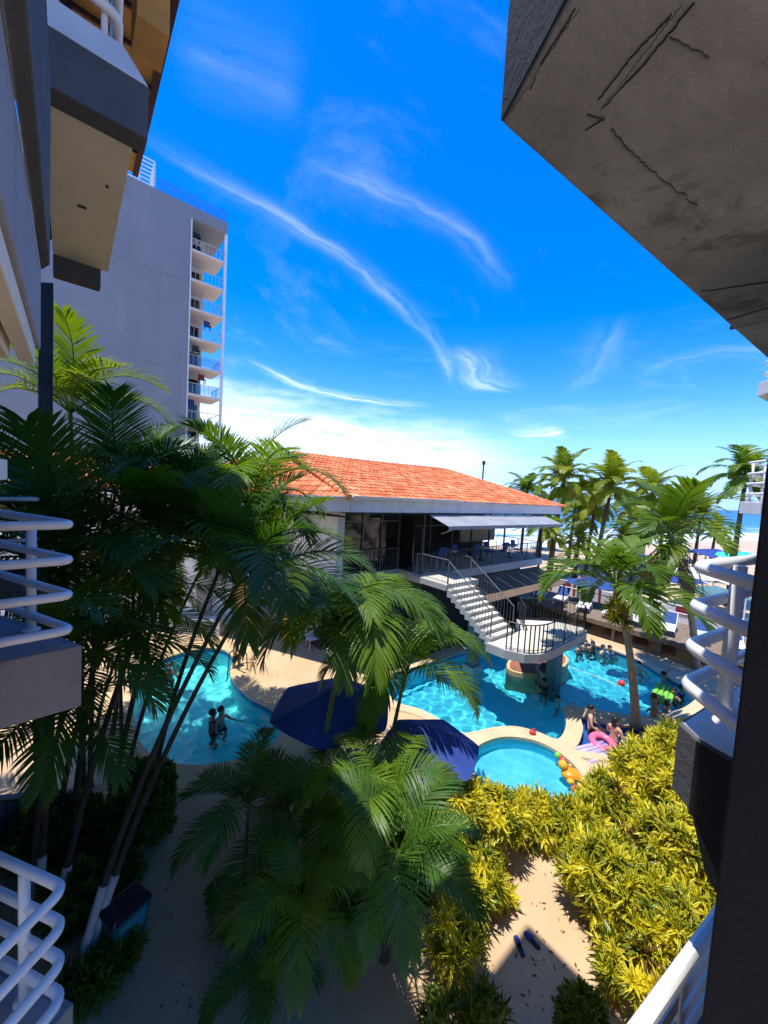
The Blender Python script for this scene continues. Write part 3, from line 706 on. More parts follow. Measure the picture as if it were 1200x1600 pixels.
def ridge_caps(parent, a, c, r=.12):
    a = Vector(a); c = Vector(c); n = int((c-a).length/.35); b = MB(); rnd = random.Random(5)
    for i in range(n):
        p = a+(c-a)*(i/n); q = a+(c-a)*((i+1.12)/n); b.tube([p+Vector((0, 0, .03)), q], [r, r*.8], 8)
    return b.build('ridge_cap', M_roof, parent)
rs_ = empty('restaurant', W(14, 15, 0), 'two storey restaurant with orange clay tile roof and dark glass front beside the pool', 'building')
UF = 11.0
EA, EB = W(11.0, 7.6, 6.62), W(10.75, 23.6, 6.55)
RA, RB = W(15.8, 7.75, 8.30), W(16.0, 18.3, 8.45)
tile_facet(rs_, EA, EB, RA, RB)
tile_facet(rs_, EB, W(21, 23.8, 6.5), RB, RB+Vector((.01, .01, 0)))
tile_facet(rs_, W(18, 4.0, 6.3), EA, W(19.5, 6.5, 7.8), RA)
tile_facet(rs_, W(27, -7, 6.3), W(18, 4.0, 6.3), W(29, -5, 7.8), W(19.5, 6.5, 7.8))
tile_facet(rs_, W(21, 23.8, 6.5), W(21, 7.0, 6.5), RB, RA)
ridge_caps(rs_, RA, RB); ridge_caps(rs_, EA, RA); ridge_caps(rs_, EB, RB)
def along(t, off=0.0, z=0): p = W(11.0-.25*(t-7.6)/16, t, z); return p+UU*off
b = MB(); b.hull8([along(7.75, .12, 6.12), along(23.4, .12, 6.12), along(23.4, .34, 6.12), along(7.75, .34, 6.12)], [along(7.75, .12, 6.655), along(23.4, .12, 6.60), along(23.4, .34, 6.60), along(7.75, .34, 6.655)])
b.build('fascia', M_fasc, rs_)
b = MB(); b.hull8([along(7.75, -.06, 6.60), along(13.6, -.06, 6.60), along(13.6, .1, 6.60), along(7.75, .1, 6.60)], [along(7.75, -.10, 6.72), along(13.6, -.10, 6.72), along(13.6, .06, 6.72), along(7.75, .06, 6.72)]); b.build('gutter', M_white, rs_)
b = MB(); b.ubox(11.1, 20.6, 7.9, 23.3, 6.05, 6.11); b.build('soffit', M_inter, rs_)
b = MB(); f0, f1 = W(11.12, 7.72, 0), W(18, 4.15, 0); fd = UU*.18
b.hull8([f0+Vector((0, 0, 6.12)), f1+Vector((0, 0, 5.8)), f1+fd+Vector((0, 0, 5.8)), f0+fd+Vector((0, 0, 6.12))], [f0+Vector((0, 0, 6.66)), f1+Vector((0, 0, 6.25)), f1+fd+Vector((0, 0, 6.25)), f0+fd+Vector((0, 0, 6.66))]); b.build('fascia', M_fasc, rs_)
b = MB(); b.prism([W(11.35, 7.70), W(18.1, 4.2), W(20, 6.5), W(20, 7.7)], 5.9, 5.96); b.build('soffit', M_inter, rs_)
# floors and walls
b = MB(); b.ubox(12.3, 20, 8.3, 11.4, 3.12, 3.5); b.ubox(10.9, 20, 11.4, 21.6, 3.12, 3.5); b.build('upper_floor', M_stair, rs_)
b = MB(); b.ubox(12.2, 20, 7.95, 8.28, 3.3, 6.1); b.prism([W(18.6, 4.6), W(27, -5.8), W(29, -4.5), W(20, 7.0)], 0, 6.0); b.build('side_wall', M_fasc, rs_)
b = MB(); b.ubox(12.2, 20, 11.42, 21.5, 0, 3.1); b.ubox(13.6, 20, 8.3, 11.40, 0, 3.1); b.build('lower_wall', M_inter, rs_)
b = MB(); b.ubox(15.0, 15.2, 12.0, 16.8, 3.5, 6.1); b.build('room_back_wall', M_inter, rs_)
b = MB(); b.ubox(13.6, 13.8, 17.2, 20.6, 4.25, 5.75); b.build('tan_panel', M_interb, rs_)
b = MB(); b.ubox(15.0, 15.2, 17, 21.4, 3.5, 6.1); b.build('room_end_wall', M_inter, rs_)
# glazing, left bay and terrace front
b = MB(); b.ubox(12.42, 12.44, 8.3, 11.4, 3.5, 6.06); b.build('glass', M_glass, rs_)
b = MB()
for v0 in (8.32, 9.3, 10.3, 11.3): b.ubox(12.36, 12.42, v0, v0+.06, 3.5, 6.06)
b.ubox(12.37, 12.41, 8.38, 11.3, 5.62, 5.68); b.build('window_frame', M_grey, rs_)
b = MB(); b.ubox(11.5, 12.35, 11.4, 11.44, 3.5, 6.05); b.build('glass', M_glass, rs_)
b = MB()
for v0 in (12.3, 13.9, 15.6, 17.3, 19.0, 20.6): b.ubox(12.9, 12.98, v0, v0+.07, 3.5, 6.06)
for v0 in (11.45, 21.45): b.ubox(11.0, 11.1, v0, v0+.1, 0, 6.06)
b.ubox(12.9, 12.98, 11.6, 21.4, 5.3, 5.36); b.build('post', M_dark, rs_)
def bal_rail(parent, path, h, m_, sp=.13, post=1.4, r=.009, name='railing', tr=.022, posts=True):
    b = MB(); P = [Vector(p) for p in path]
    up = Vector((0, 0, h))
    b.tube([p+up for p in P], tr, 6); b.tube([p+Vector((0, 0, .09)) for p in P], .012, 4)
    for p, q in zip(P, P[1:]):
        L = (Vector((q.x, q.y, 0))-Vector((p.x, p.y, 0))).length; n = max(1, int(L/sp))
        for i in range(n+1):
            c = p+(q-p)*(i/n); b.tube([c+Vector((0, 0, .09)), c+up], r, 4, cap=False)
        if posts:
            for i in range(max(1, int(L/post))+1):
                c = p+(q-p)*(i/max(1, int(L/post))); b.tube([c, c+up], .022, 6)
    return b.build(name, m_, parent)
bal_rail(rs_, [W(12.32, 8.4, 3.5), W(12.32, 11.35, 3.5)], .95, M_grey)
bal_rail(rs_, [W(10.95, 13.2, 3.5), W(10.95, 21.5, 3.5), W(14, 21.5, 3.5)], .95, M_dark)
# awnings
b = MB()
A0, A1, A2, A3 = W(11.0, 11.75, 6.02), W(10.9, 21.2, 6.00), W(9.75, 21.3, 5.62), W(9.8, 11.65, 5.66)
npan = 9
for i in range(npan):
    t0, t1 = i/npan, (i+1)/npan
    for (a, c, sg) in ((A0, A1, 0),):
        p0 = A0+(A1-A0)*t0; p1 = A0+(A1-A0)*(t1-.004); q1 = A3+(A2-A3)*(t1-.004); q0 = A3+(A2-A3)*t0; dz_ = Vector((0, 0, .02)); s1 = Vector((0, 0, .018))
        b.hull8([p0, p1+s1, q1+s1, q0], [p0+dz_, p1+dz_+s1, q1+dz_+s1, q0+dz_])
aw = b.build('awning', M_awn, rs_)
b = MB(); b.hull8([A3-Vector((0, 0, .12)), A2-Vector((0, 0, .12)), A2-UU*.03-Vector((0, 0, .12)), A3-UU*.03-Vector((0, 0, .12))], [A3+Vector((0, 0, .03)), A2+Vector((0, 0, .03)), A2-UU*.03+Vector((0, 0, .03)), A3-UU*.03+Vector((0, 0, .03))]); b.build('valance', M_awn, aw)
b = MB()
for v0 in (12.6, 15.6, 18.2, 20.9): b.tube([W(11.0, v0, 5.2), W(9.9, v0, 5.68)], .02, 6)
b.build('awning_arm', M_fasc, aw)
b = MB(); B0, B1, B2, B3 = W(10.9, 13.6, 3.02), W(10.9, 21.0, 3.02), W(9.1, 21.0, 2.45), W(9.1, 13.9, 2.45)
b.hull8([B0, B1, B2, B3], [p+Vector((0, 0, .03)) for p in (B0, B1, B2, B3)]); b.build('lower_awning', M_awnb, rs_)
b = MB()
for v0 in (14, 17.4, 20.8): b.tube([W(9.15, v0, 0), W(9.15, v0, 2.46)], .04, 6)
b.build('awning_post', M_dark, rs_)
b = MB()
for k in range(9): b.ubox(10.0, 10.05, 8.4+k*.35, 8.6+k*.35, .6, 2.0)
b.ubox(11.4, 11.5, 8.5, 13.0, 0, 1.0); b.build('lower_counter', M_dark, rs_)

b = MB(); b.ubox(10.75, 12.1, 9.0, 21.4, .005, .012); b.build('lower_floor', M_inter, rs_)  # dark sheet standing in for the shade under the upper floor
# dining tables and chairs on the terrace
def dtable(u, v, z, lab):
    t = empty('dining_table', W(u, v, z), lab, 'table', 'tables on the restaurant terrace')
    b = MB(); b.lathe(W(u, v, z), [(.42, .71), (.44, .72), (.44, .75), (.42, .76)], 18); b.build('tabletop', M_fasc, t)
    b = MB(); b.lathe(W(u, v, z), [(.22, 0), (.22, .03), (.035, .06), (.035, .71)], 10); b.build('pedestal', M_dark, t); return t
def dchair(u, v, z, rz, lab):
    p = W(u, v, z); t = empty('dining_chair', p, lab, 'chair', 'chairs on the restaurant terrace'); M = Matrix.Translation(p)@Matrix.Rotation(rz, 4, 'Z')
    b = MB(); b.M = M; b.box((0, 0, .44), (.42, .42, .05)); b.build('seat', M_navy, t, bevel=.01)
    b = MB(); b.M = M; b.hull8([(-.2, .19, .5), (.2, .19, .5), (.2, .23, .5), (-.2, .23, .5)], [(-.2, .26, .95), (.2, .26, .95), (.2, .30, .95), (-.2, .30, .95)]); b.build('backrest', M_navy, t)
    for sx in (-.18, .18):
        for sy in (-.18, .18):
            b = MB(); b.M = M; b.tube([(sx, sy, .42), (sx*1.1, sy*1.1, 0)], .016, 6); b.build('leg', M_white, t)
for i, (u, v) in enumerate(((11.9, 14.2), (12.0, 17.0), (11.9, 19.6))):
    dtable(u, v, 3.5, ('round dining table on the terrace nearest the stairs', 'round dining table in the middle of the terrace under the awning', 'round dining table at the far end of the terrace')[i])
    for s_ in (-1, 1): dchair(u, v+s_*.75, 3.5, _az*0+(-R(50)+PI/2 if s_ > 0 else -R(50)-PI/2)+PI*0, 'dark dining chair on the %s side of the %s terrace table' % ('left' if s_ < 0 else 'right', ('first', 'middle', 'far')[i]))

# ------------------------------------------------------------------ staircase and landing over the pool
st = empty('staircase', W(8.8, 12.6, -1.2), 'grey outdoor staircase with cream treads and black railings leading to a landing over the pool', 'staircase')
ZL = 2.0; NT = 9; u_top, u_bot = 9.25, 7.2; va, vb = 11.12, 12.62
b = MB(); b.ubox(u_top, 11.15, 11.05, 13.1, 3.28, 3.5); b.build('bridge_slab', M_stair, st)
b = MB(); b.ubox(u_top, 11.1, 11.12, 13.0, 3.502, 3.515); b.build('bridge_floor', M_tread, st)
du = (u_top-u_bot)/NT; dz_s = (3.5-ZL)/(NT+1)
b = MB()
for k in range(NT):
    z = 3.5-(k+1)*dz_s; u1 = u_top-k*du
    b.ubox(u1-du, u1, va, vb, z-.30, z-.035)
b.build('stringer', M_stair, st)
for k in range(NT):
    z = 3.5-(k+1)*dz_s; u1 = u_top-k*du
    b = MB(); b.ubox(u1-du-.02, u1-.002, va+.03, vb-.03, z-.034, z); b.build('tread', M_tread, st)
for k in range(1, NT):
    z = 3.5-(k+1)*dz_s; u1 = u_top-k*du
land = [W(7.25, 10.95), W(6.55, 11.0), W(6.0, 11.25), W(5.72, 11.7), W(5.62, 12.5), W(5.72, 15.3), W(6.0, 15.75), W(7.05, 15.45), W(8.05, 14.2), W(7.25, 13.2)]
b = MB(); b.prism(land, ZL-.30, ZL-.012); b.build('landing_slab', M_stair, st)
lp = offset_poly(land, -.06)
b = MB(); b.prism(lp, ZL-.008, ZL); b.build('landing_floor', M_tread, st)
lr = offset_poly(land, -.09)
zz = Vector((0, 0, ZL))
bal_rail(st, [p+zz for p in catmull(lr[1:6], 3, False)]+[lr[6]+zz, lr[7]+zz, lr[8]+zz, lr[9]+zz], .92, M_dark, .12, 1.6)
for v0 in (va+.06, vb-.06):
    bal_rail(st, [W(u_top+.02, v0, 3.45), W(u_bot+.05, v0, ZL+.06)], .95, M_grey, .13, 2.2)
    bal_rail(st, [W(11.0, v0 if v0 < 12 else 12.95, 3.5), W(u_top+.05, v0, 3.5)], .95, M_grey, .13, 1.9)
b = MB(); b.ubox(8.62, 9.0, 12.25, 12.68, -1.52, 3.0); b.build('column', M_teal, st)
b = MB(); b.ubox(6.3, 6.7, 14.3, 14.75, -1.52, ZL-.3); b.build('column', M_teal, st)
b = MB(); b.ubox(8.55, 9.07, 12.18, 12.75, -1.52, .22); b.build('column_base', M_stair, st)
b = MB(); b.ubox(7.0, 8.6, 12.3, 12.6, 1.35, 1.72); b.ubox(6.4, 6.6, 12.3, 14.3, 1.45, 1.70); b.build('beam', M_teal, st)
# island bar under the landing
isl = empty('pool_bar', W(7.4, 14.2, -1.2), 'low island bar with a terracotta top in the pool under the landing', 'bar')
ip = catmull([G(*q, .1) for q in ((792, 1042), (800, 1026), (830, 1018), (866, 1016), (888, 1028), (878, 1044), (845, 1053), (812, 1051))], 4)
b = MB(); b.prism(ip, -1.52, .08); b.build('base', M_cop, isl)
b = MB(); b.prism(offset_poly(ip, -.12), .083, .11); b.build('top', M_red, isl)
b = MB(); q = G(858, 1046, .2); b.lathe((q.x, q.y, -.7), [(.40, 0), (.46, .7), (.52, .85), (.42, .87)], 20); b.build('basin', M_stair, isl)
b = MB(); b.lathe((q.x, q.y, .175), [(.38, 0), (.38, .04), (.32, .18), (.15, .24)], 14); b.build('cover', M_dark, isl)
# boundary wall and kids corner behind the left pool
bw = empty('garden_wall', (-7, 17.8, 0), 'grey boundary wall with a painted mural at its left end behind the pool deck', 'wall')
b = MB(); b.box((-6.6, 18.2, 1.5), (4.6, .3, 3.0)); b.box((-3.2, 18.05, .5), (2.2, .25, 1.0)); b.box((-2.4, 18.6, 1.6), (3.2, .25, 3.2)); b.build('wall', M_lilac, bw)
b = MB(); b.box((-12.2, 18.0, 1.6), (6.4, .3, 3.2)); b.build('mural_wall', mat('mural_turquoise', (.08, .40, .32), .8, .1, 1.2, col2=(.16, .46, .14)), bw)
def disc(c, rx, rz, seg=16, th=.02, pts=None):
    b = MB(); P = pts or [(c[0]+rx*math.cos(2*PI*k/seg), c[2]+rz*math.sin(2*PI*k/seg)) for k in range(seg)]
    b.hull8([(p[0], c[1], p[1]) for p in P], [(p[0], c[1]-th, p[1]) for p in P]); return b
for (cx, cz, rx, rz, mm) in ((-9.6, 1.1, .30, .26, M_redv), (-9.15, 1.0, .30, .26, M_redv), (-11, 1.9, .55, .5, M_grn), (-10.2, 2.4, .5, .35, M_yel), (-12.2, 1.4, .6, .8, M_grn), (-13.4, 2.2, .7, .6, M_yel), (-10.6, .6, .8, .3, M_bluefab)):
    disc((cx, 17.845, cz), rx, rz).build('mural_shape', mm, bw)
b = MB(); b.tube([(-9.6, 17.83, 1.35), (-9.3, 17.83, 2.0), (-8.9, 17.83, 2.2), (-8.8, 17.83, 1.9)], .03, 6); b.build('mural_vine', M_dark, bw)
b = MB(); b.box((-7.6, 18.03, 1.05), (.95, .04, 2.1)); b.build('door', M_fasc, bw)
b = MB(); b.box((-6.5, 18.03, 1.2), (1.0, .06, 2.4)); b.build('ochre_door', M_ochre, bw)
vb_ = empty('vent_box', (-8.1, 16.6, 0), 'low planter wall with a slatted vent in front of the mural', 'vent')
b = MB(); b.box((-8.25, 16.9, .35), (2.3, .5, .7)); b.build('body', M_fasc, vb_)
b = MB()
for k in range(5): b.box((-8.25, 16.62, .12+k*.11), (1.9, .06, .05))
b.build('louvre', M_dark, vb_)
# yellow things by the wall
tb = MB(); p = G(450, 998); tb.lathe(p, [(.20, 0), (.24, .06), (.25, .3), (.25, 1.0), (.22, 1.12), (.1, 1.18)], 18)
tag(tb.build('bollard', M_yel, origin=p, smooth=True), 'tall yellow padded cylinder standing on the deck by the low grey wall', 'bollard')
tb = MB(); p = G(392, 986); tb.lathe(p, [(.16, 0), (.28, .15), (.32, .38), (.27, .62), (.16, .8), (.06, .9)], 18)
tag(tb.build('buoy', mat('mustard_plastic', (.60, .42, .02), .5, .06, 3), origin=p, smooth=True), 'rounded mustard yellow buoy on the deck left of the yellow cylinder', 'buoy')
#--PROPS--
# ------------------------------------------------------------------ palms
def frond_mesh(name, L, e0, bend, ll, lw_, n, vee, droop, material, seed, tip=.55, base=.16, prof=None):
    """pinnate frond: starts at the origin, grows along +Y, Z up"""
    rd = random.Random(seed); NSEG = 16; pts = [Vector((0, 0, 0))]; tan = []; side = rd.uniform(-.12, .12)
    for i in range(NSEG+1):
        t = i/NSEG; e = e0-bend*t**1.25; d = Vector((math.sin(side*t*2)*math.cos(e), math.cos(e), math.sin(e))).normalized(); tan.append(d)
        if i < NSEG: pts.append(pts[-1]+d*(L/NSEG))
    b = MB()
    rr = [.028*(L/2.4)*(1-.88*(i/NSEG)) for i in range(NSEG+1)]
    b.tube(pts, rr, 5); b.cur = 0
    def at(t):
        q = min(t*NSEG, NSEG-1e-4); i = int(q); f = q-i; return pts[i].lerp(pts[i+1], f), tan[i].lerp(tan[i+1], f).normalized()
    for k in range(n):
        t = base+(1-base)*(k+.5)/n
        for sg in (-1, 1):
            tt = min(.999, t+rd.uniform(-.3, .3)/n); p, T = at(tt)
            Sd = T.cross(Vector((0, 0, 1)))
            Sd = Sd.normalized()*sg if Sd.length > 1e-4 else Vector((sg, 0, 0)); N = Sd.cross(T)*sg; N = N if N.z > 0 else -N
            s_ = (tt-base)/(1-base)
            le = ll*(.62+.38*math.sin(min(1, s_/.42)*PI/2))*(1-max(0, s_-.45)**1.6*1.55)*rd.uniform(.9, 1.08)
            ang = R(68)-R(44)*s_+rd.uniform(-.05, .05)
            d = (T*math.cos(ang)+Sd*math.sin(ang)+N*(vee+rd.uniform(-.1, .1))).normalized()
            wdir = T.cross(d); wdir = d.cross(N).normalized()
            q = p.copy(); dd = d.copy(); segs = 4; prev = None
            for j in range(segs+1):
                u_ = j/segs; wd = lw_*(.55+.9*u_)*(1 if u_ < .5 else 1-(u_-.5)*1.9) if j < segs else lw_*.04
                wd = max(wd, lw_*.04)
                a = b.pt(q-wdir*wd/2); c = b.pt(q+wdir*wd/2)
                if prev: b.face((prev[0], prev[1], c, a))
                prev = (a, c)
                dd = (dd+Vector((0, 0, -droop*(.4+u_)))).normalized(); q = q+dd*(le/segs)
    me = bpy.data.meshes.new(name); me.from_pydata([tuple(p) for p in b.v], [], b.f); me.materials.append(material)
    return me
FR = {}
def frond_set(kind_, material, L, ll, lw_, n, droop=.16, vee=.30, seed=1):
    """variants from upright to hanging"""
    key = (kind_,)
    if key not in FR:
        FR[key] = [frond_mesh('frond', L*rs, R(e0), R(bd), ll, lw_, n, vee, dr, material, seed*31+i)
                   for i, (e0, bd, rs, dr) in enumerate(((82, 72, 1.0, droop*.7), (70, 105, 1.05, droop*.9), (58, 118, 1.05, droop), (42, 112, 1.0, droop), (28, 105, 1.0, droop*1.2), (8, 80, .95, droop*1.3), (-15, 55, .85, droop*1.3)))]
    return FR[key]
def palm(base, top, r, fronds, nf, label, seed, group=None, scale=1.0, tiers=(0, 1, 2, 3, 4, 5), tmat=None, lime=0, cat='palm tree', bulge=.0, sag=.25, yaw0=None, shaft=None, dead=0, yaws=None):
    rd = random.Random(seed); base = Vector(base); top = Vector(top)
    o = empty('palm_tree', base, label, cat, group)
    hor = (top-base); hor.z = 0
    ctrl = base+Vector((0, 0, (top.z-base.z)*.5))+hor*sag
    n = 14; pts = [base*(1-t)**2+ctrl*2*t*(1-t)+top*t*t for t in [i/n for i in range(n+1)]]
    b = MB(); b.tube(pts, [r*(1.25-.5*i/n)+(r*.5 if i == 0 else 0) for i in range(n+1)], 9)
    for k in range(int((top-base).length/.14)):
        t = (k+.5)/max(1, int((top-base).length/.14)); i = min(n-1, int(t*n)); f = t*n-i; p = pts[i].lerp(pts[i+1], f); rr = r*(1.25-.5*t)
        tn = (pts[i+1]-pts[i]).normalized(); b.tube([p-tn*.018, p, p+tn*.018], [rr*.98, rr*1.07, rr*.98], 9, cap=False)
    b.build('trunk', tmat or M_trunk, o, smooth=True)
    if lime:
        b = MB(); m_ = max(1, int(n*lime/(top-base).length)); b.tube([p for p in pts[:m_+1]], [r*(1.25-.5*i/n)*1.12+.004+(r*.5 if i == 0 else 0) for i in range(m_+1)], 9); b.build('whitewash', M_lime, o, smooth=True)
    tn = (pts[-1]-pts[-2]).normalized()
    b = MB(); sh_ = shaft if shaft is not None else r*6
    b.tube([top-tn*.05, top+tn*sh_*.5, top+tn*sh_], [r*.95, r*1.05, r*.45], 8); b.build('crownshaft', M_trunkg, o, smooth=True)
    cpos = top+tn*sh_*.75-base; ga = rd.uniform(0, 6.3) if yaw0 is None else yaw0
    first = {}
    for k in range(nf):
        ti = tiers[int(k*len(tiers)/nf)]; me = fronds[ti]
        f = bpy.data.objects.new('frond', me); COL.objects.link(f); f.parent = o
        f.location = cpos+tn*(-.03*k*r*4)
        yw = ga+k*2.39996+rd.uniform(-.25, .25) if yaws is None else R(yaws[k % len(yaws)])+rd.uniform(-.1, .1)
        f.rotation_euler = (rd.uniform(-.12, .12), rd.uniform(-.18, .18), yw)
        s_ = scale*rd.uniform(.86, 1.12); f.scale = (s_, s_, s_)
    for k in range(dead):
        f = bpy.data.objects.new('dry_frond', FR[('dead',)][k % 2]); COL.objects.link(f); f.parent = o
        f.location = cpos-tn*.35; f.rotation_euler = (rd.uniform(-.1, .1), rd.uniform(-.1, .1), k*2.4); f.scale = (scale*.9,)*3
    return o
F_dark = frond_set('dark', LF_dark, 2.1, .64, .031, 50, .13, .34, 1)
F_darkw = frond_set('dark_wide', LF_dark, 2.3, .75, .040, 48, .12, .30, 2)
F_arch = FR[('arch',)] = [frond_mesh('frond', L_, R(e_), R(b_), .64, .034, 50, .22, .22, LF_mid, 900+i) for i, (L_, e_, b_) in enumerate(((2.2, 80, 130), (2.3, 74, 155), (2.3, 66, 160), (2.2, 55, 150), (2.1, 40, 135), (2.0, 20, 110), (1.8, -5, 75)))]
F_mid = frond_set('mid', LF_mid, 2.1, .66, .033, 50, .17, .30, 3)
F_sun = frond_set('sun', LF_sun, 2.0, .62, .046, 36, .12, .40, 4)
F_coco = frond_set('coco', LF_far, 2.9, .85, .10, 34, .22, .15, 5)
F_cocog = frond_set('coco_green', LF_mid, 2.9, .85, .10, 34, .22, .15, 6)
LF_adon = leafmat('fresh_green_leaf', (.06, .13, .008), (.16, .24, .015), .4)
F_adon = frond_set('adonidia', LF_adon, 2.0, .72, .085, 24, .16, .45, 7)
FR[('dead',)] = [frond_mesh('dry_frond', 2.2, R(-52), R(34), .5, .06, 30, .0, .35, LF_dead, 77), frond_mesh('dry_frond', 1.9, R(-40), R(45), .5, .06, 28, .0, .35, LF_dead, 78)]
GL = 'palms in the shaded bed on the left'
def P3(px, py, y): return Y(px, py, y)
# left clump
palm(G(122, 1522), P3(365, 925, 6.7), 0.043, F_dark, 13, 'slender leaning palm with whitewashed foot, left of the closest twin trunks', 1, GL, 1.16, (0, 1, 1, 2, 3), lime=1.35)
palm(G(138, 1500), P3(388, 935, 7.2), 0.043, F_mid, 13, 'slender leaning palm with whitewashed foot, right of the closest twin trunks', 2, GL, 1.19, (0, 1, 2, 2, 3), lime=1.2)
palm(G(88, 1440), P3(258, 880, 7.4), 0.045, F_mid, 13, 'leaning palm with whitewashed foot and shaggy crown over the left pool', 3, GL, 1.24, (0, 1, 1, 2, 3), lime=.9)
palm(G(62, 1408), P3(105, 900, 6.0), 0.043, F_darkw, 12, 'upright palm with whitewashed foot beside the lowest white railing', 4, GL, 1.10, (0, 1, 2, 3, 4), lime=.9)
palm(G(50, 1400), P3(90, 1040, 5.2), 0.040, F_dark, 12, 'short dark palm in front of the left balcony slab', 5, GL, 0.99, (1, 2, 3, 4, 5), lime=.8)
palm(G(110, 1330), P3(190, 800, 8.5), 0.047, F_dark, 14, 'tall dark palm whose crown stands before the blank tower wall', 6, GL, 1.38, (0, 0, 1, 2, 3, 4))
palm(G(170, 1290), P3(290, 810, 9.5), 0.047, F_dark, 14, 'tall dark palm with upright fronds beneath the tower balconies', 7, GL, 1.38, (0, 1, 1, 2, 3))
palm(G(130, 1250), P3(110, 655, 9.0), 0.050, F_sun, 13, 'tallest palm on the left with a sunlit yellow green crown', 8, GL, 1.13, (0, 1, 1, 2, 3))
palm(G(235, 1240), P3(385, 800, 9.0), 0.047, F_mid, 13, 'palm with broad shaggy crown hiding the left end of the tiled roof', 9, GL, 1.31, (0, 1, 2, 2, 3, 4))
palm(G(200, 1200), P3(330, 860, 10.5), 0.043, F_mid, 7, 'palm farthest back in the left clump above the pool', 10, GL, 1.24, (0, 1, 2, 3, 4))
palm(G(60, 1290), P3(40, 840, 7.5), 0.043, F_dark, 12, 'dark palm behind the left balcony railing', 11, GL, 1.17, (0, 1, 2, 3, 4))
palm(G(190, 1180), P3(180, 900, 8.2), 0.040, F_mid, 12, 'lower palm filling the gap between the leaning trunks', 12, GL, 1.17, (0, 1, 2, 3, 4))
palm(G(150, 1140), P3(215, 960, 9.5), 0.040, F_mid, 11, 'mid green palm seen between trunks above the left pool', 13, GL, 1.17, (1, 2, 3, 4, 5))
palm(G(90, 1300), P3(150, 1040, 6.4), .045, F_dark, 11, 'low dark palm with hanging fronds right of the left balcony slab', 14, GL, 1.0, (1, 2, 3, 4, 5))
palm(G(60, 1340), P3(95, 1130, 5.6), .045, F_dark, 10, 'low dark palm beneath the left balcony slab', 15, GL, .8, (1, 2, 3, 4, 5))
palm(G(140, 1230), P3(150, 930, 9.0), .045, F_mid, 11, 'green palm lit from behind between the leaning trunks and the railing', 16, GL, 1.05, (1, 2, 3, 4, 5))
palm(G(175, 1150), P3(235, 890, 11.0), .05, F_mid, 11, 'palm whose fronds hang before the mural', 17, GL, 1.05, (1, 2, 3, 4, 5))
# centre clump
GC = 'palms in the bed in the middle of the courtyard'
palm(G(470, 1400), P3(535, 1015, 8.2), .06, F_arch, 17, 'arching sunlit palm in the middle of the courtyard, tallest of its clump', 21, GC, 1.34, (0, 1, 1, 2, 2, 3, 4), tmat=M_trunkg)
palm(G(590, 1290), P3(630, 1070, 8.2), .05, F_arch, 10, 'sunlit palm whose fronds arch over the edge of the main pool', 22, GC, 1.1, (0, 1, 2, 3, 4), tmat=M_trunkg)
palm(G(380, 1420), P3(388, 1268, 5.9), .03, F_dark, 11, 'thin dark stemmed palm at the left edge of the middle clump', 23, GC, 0.61, (1, 2, 3, 4, 5))
palm(G(520, 1440), P3(585, 1262, 5.9), .045, F_arch, 9, 'palm with long drooping fronds hanging before the yellow shrub', 24, GC, 0.87, (1, 2, 3, 4, 5, 6))
palm(G(480, 1500), P3(470, 1420, 4.6), .035, F_mid, 9, 'low green palm with combed fronds near the bottom of the middle clump', 25, GC, 0.57, (1, 2, 3, 4, 5))
palm(G(600, 1500), P3(620, 1350, 5.0), .04, F_dark, 10, 'low dark palm with hanging fronds beside the yellow shrub', 26, GC, 0.68, (1, 2, 3, 4, 5, 6))
palm(G(420, 1560), P3(420, 1500, 4.3), .03, F_dark, 8, 'lowest dark palm at the bottom of the middle clump', 27, GC, 0.48, (2, 3, 4, 5))
palm(G(440, 1340), P3(450, 1290, 6.2), .04, F_dark, 8, 'dark palm behind the thin stemmed one, in front of the navy parasol', 28, GC, 0.72, (1, 2, 3, 4, 5))
palm(G(540, 1380), P3(530, 1250, 6.2), .04, F_mid, 8, 'mid green palm in the heart of the middle clump below the arching one', 29, GC, 0.72, (1, 2, 3, 4, 5))
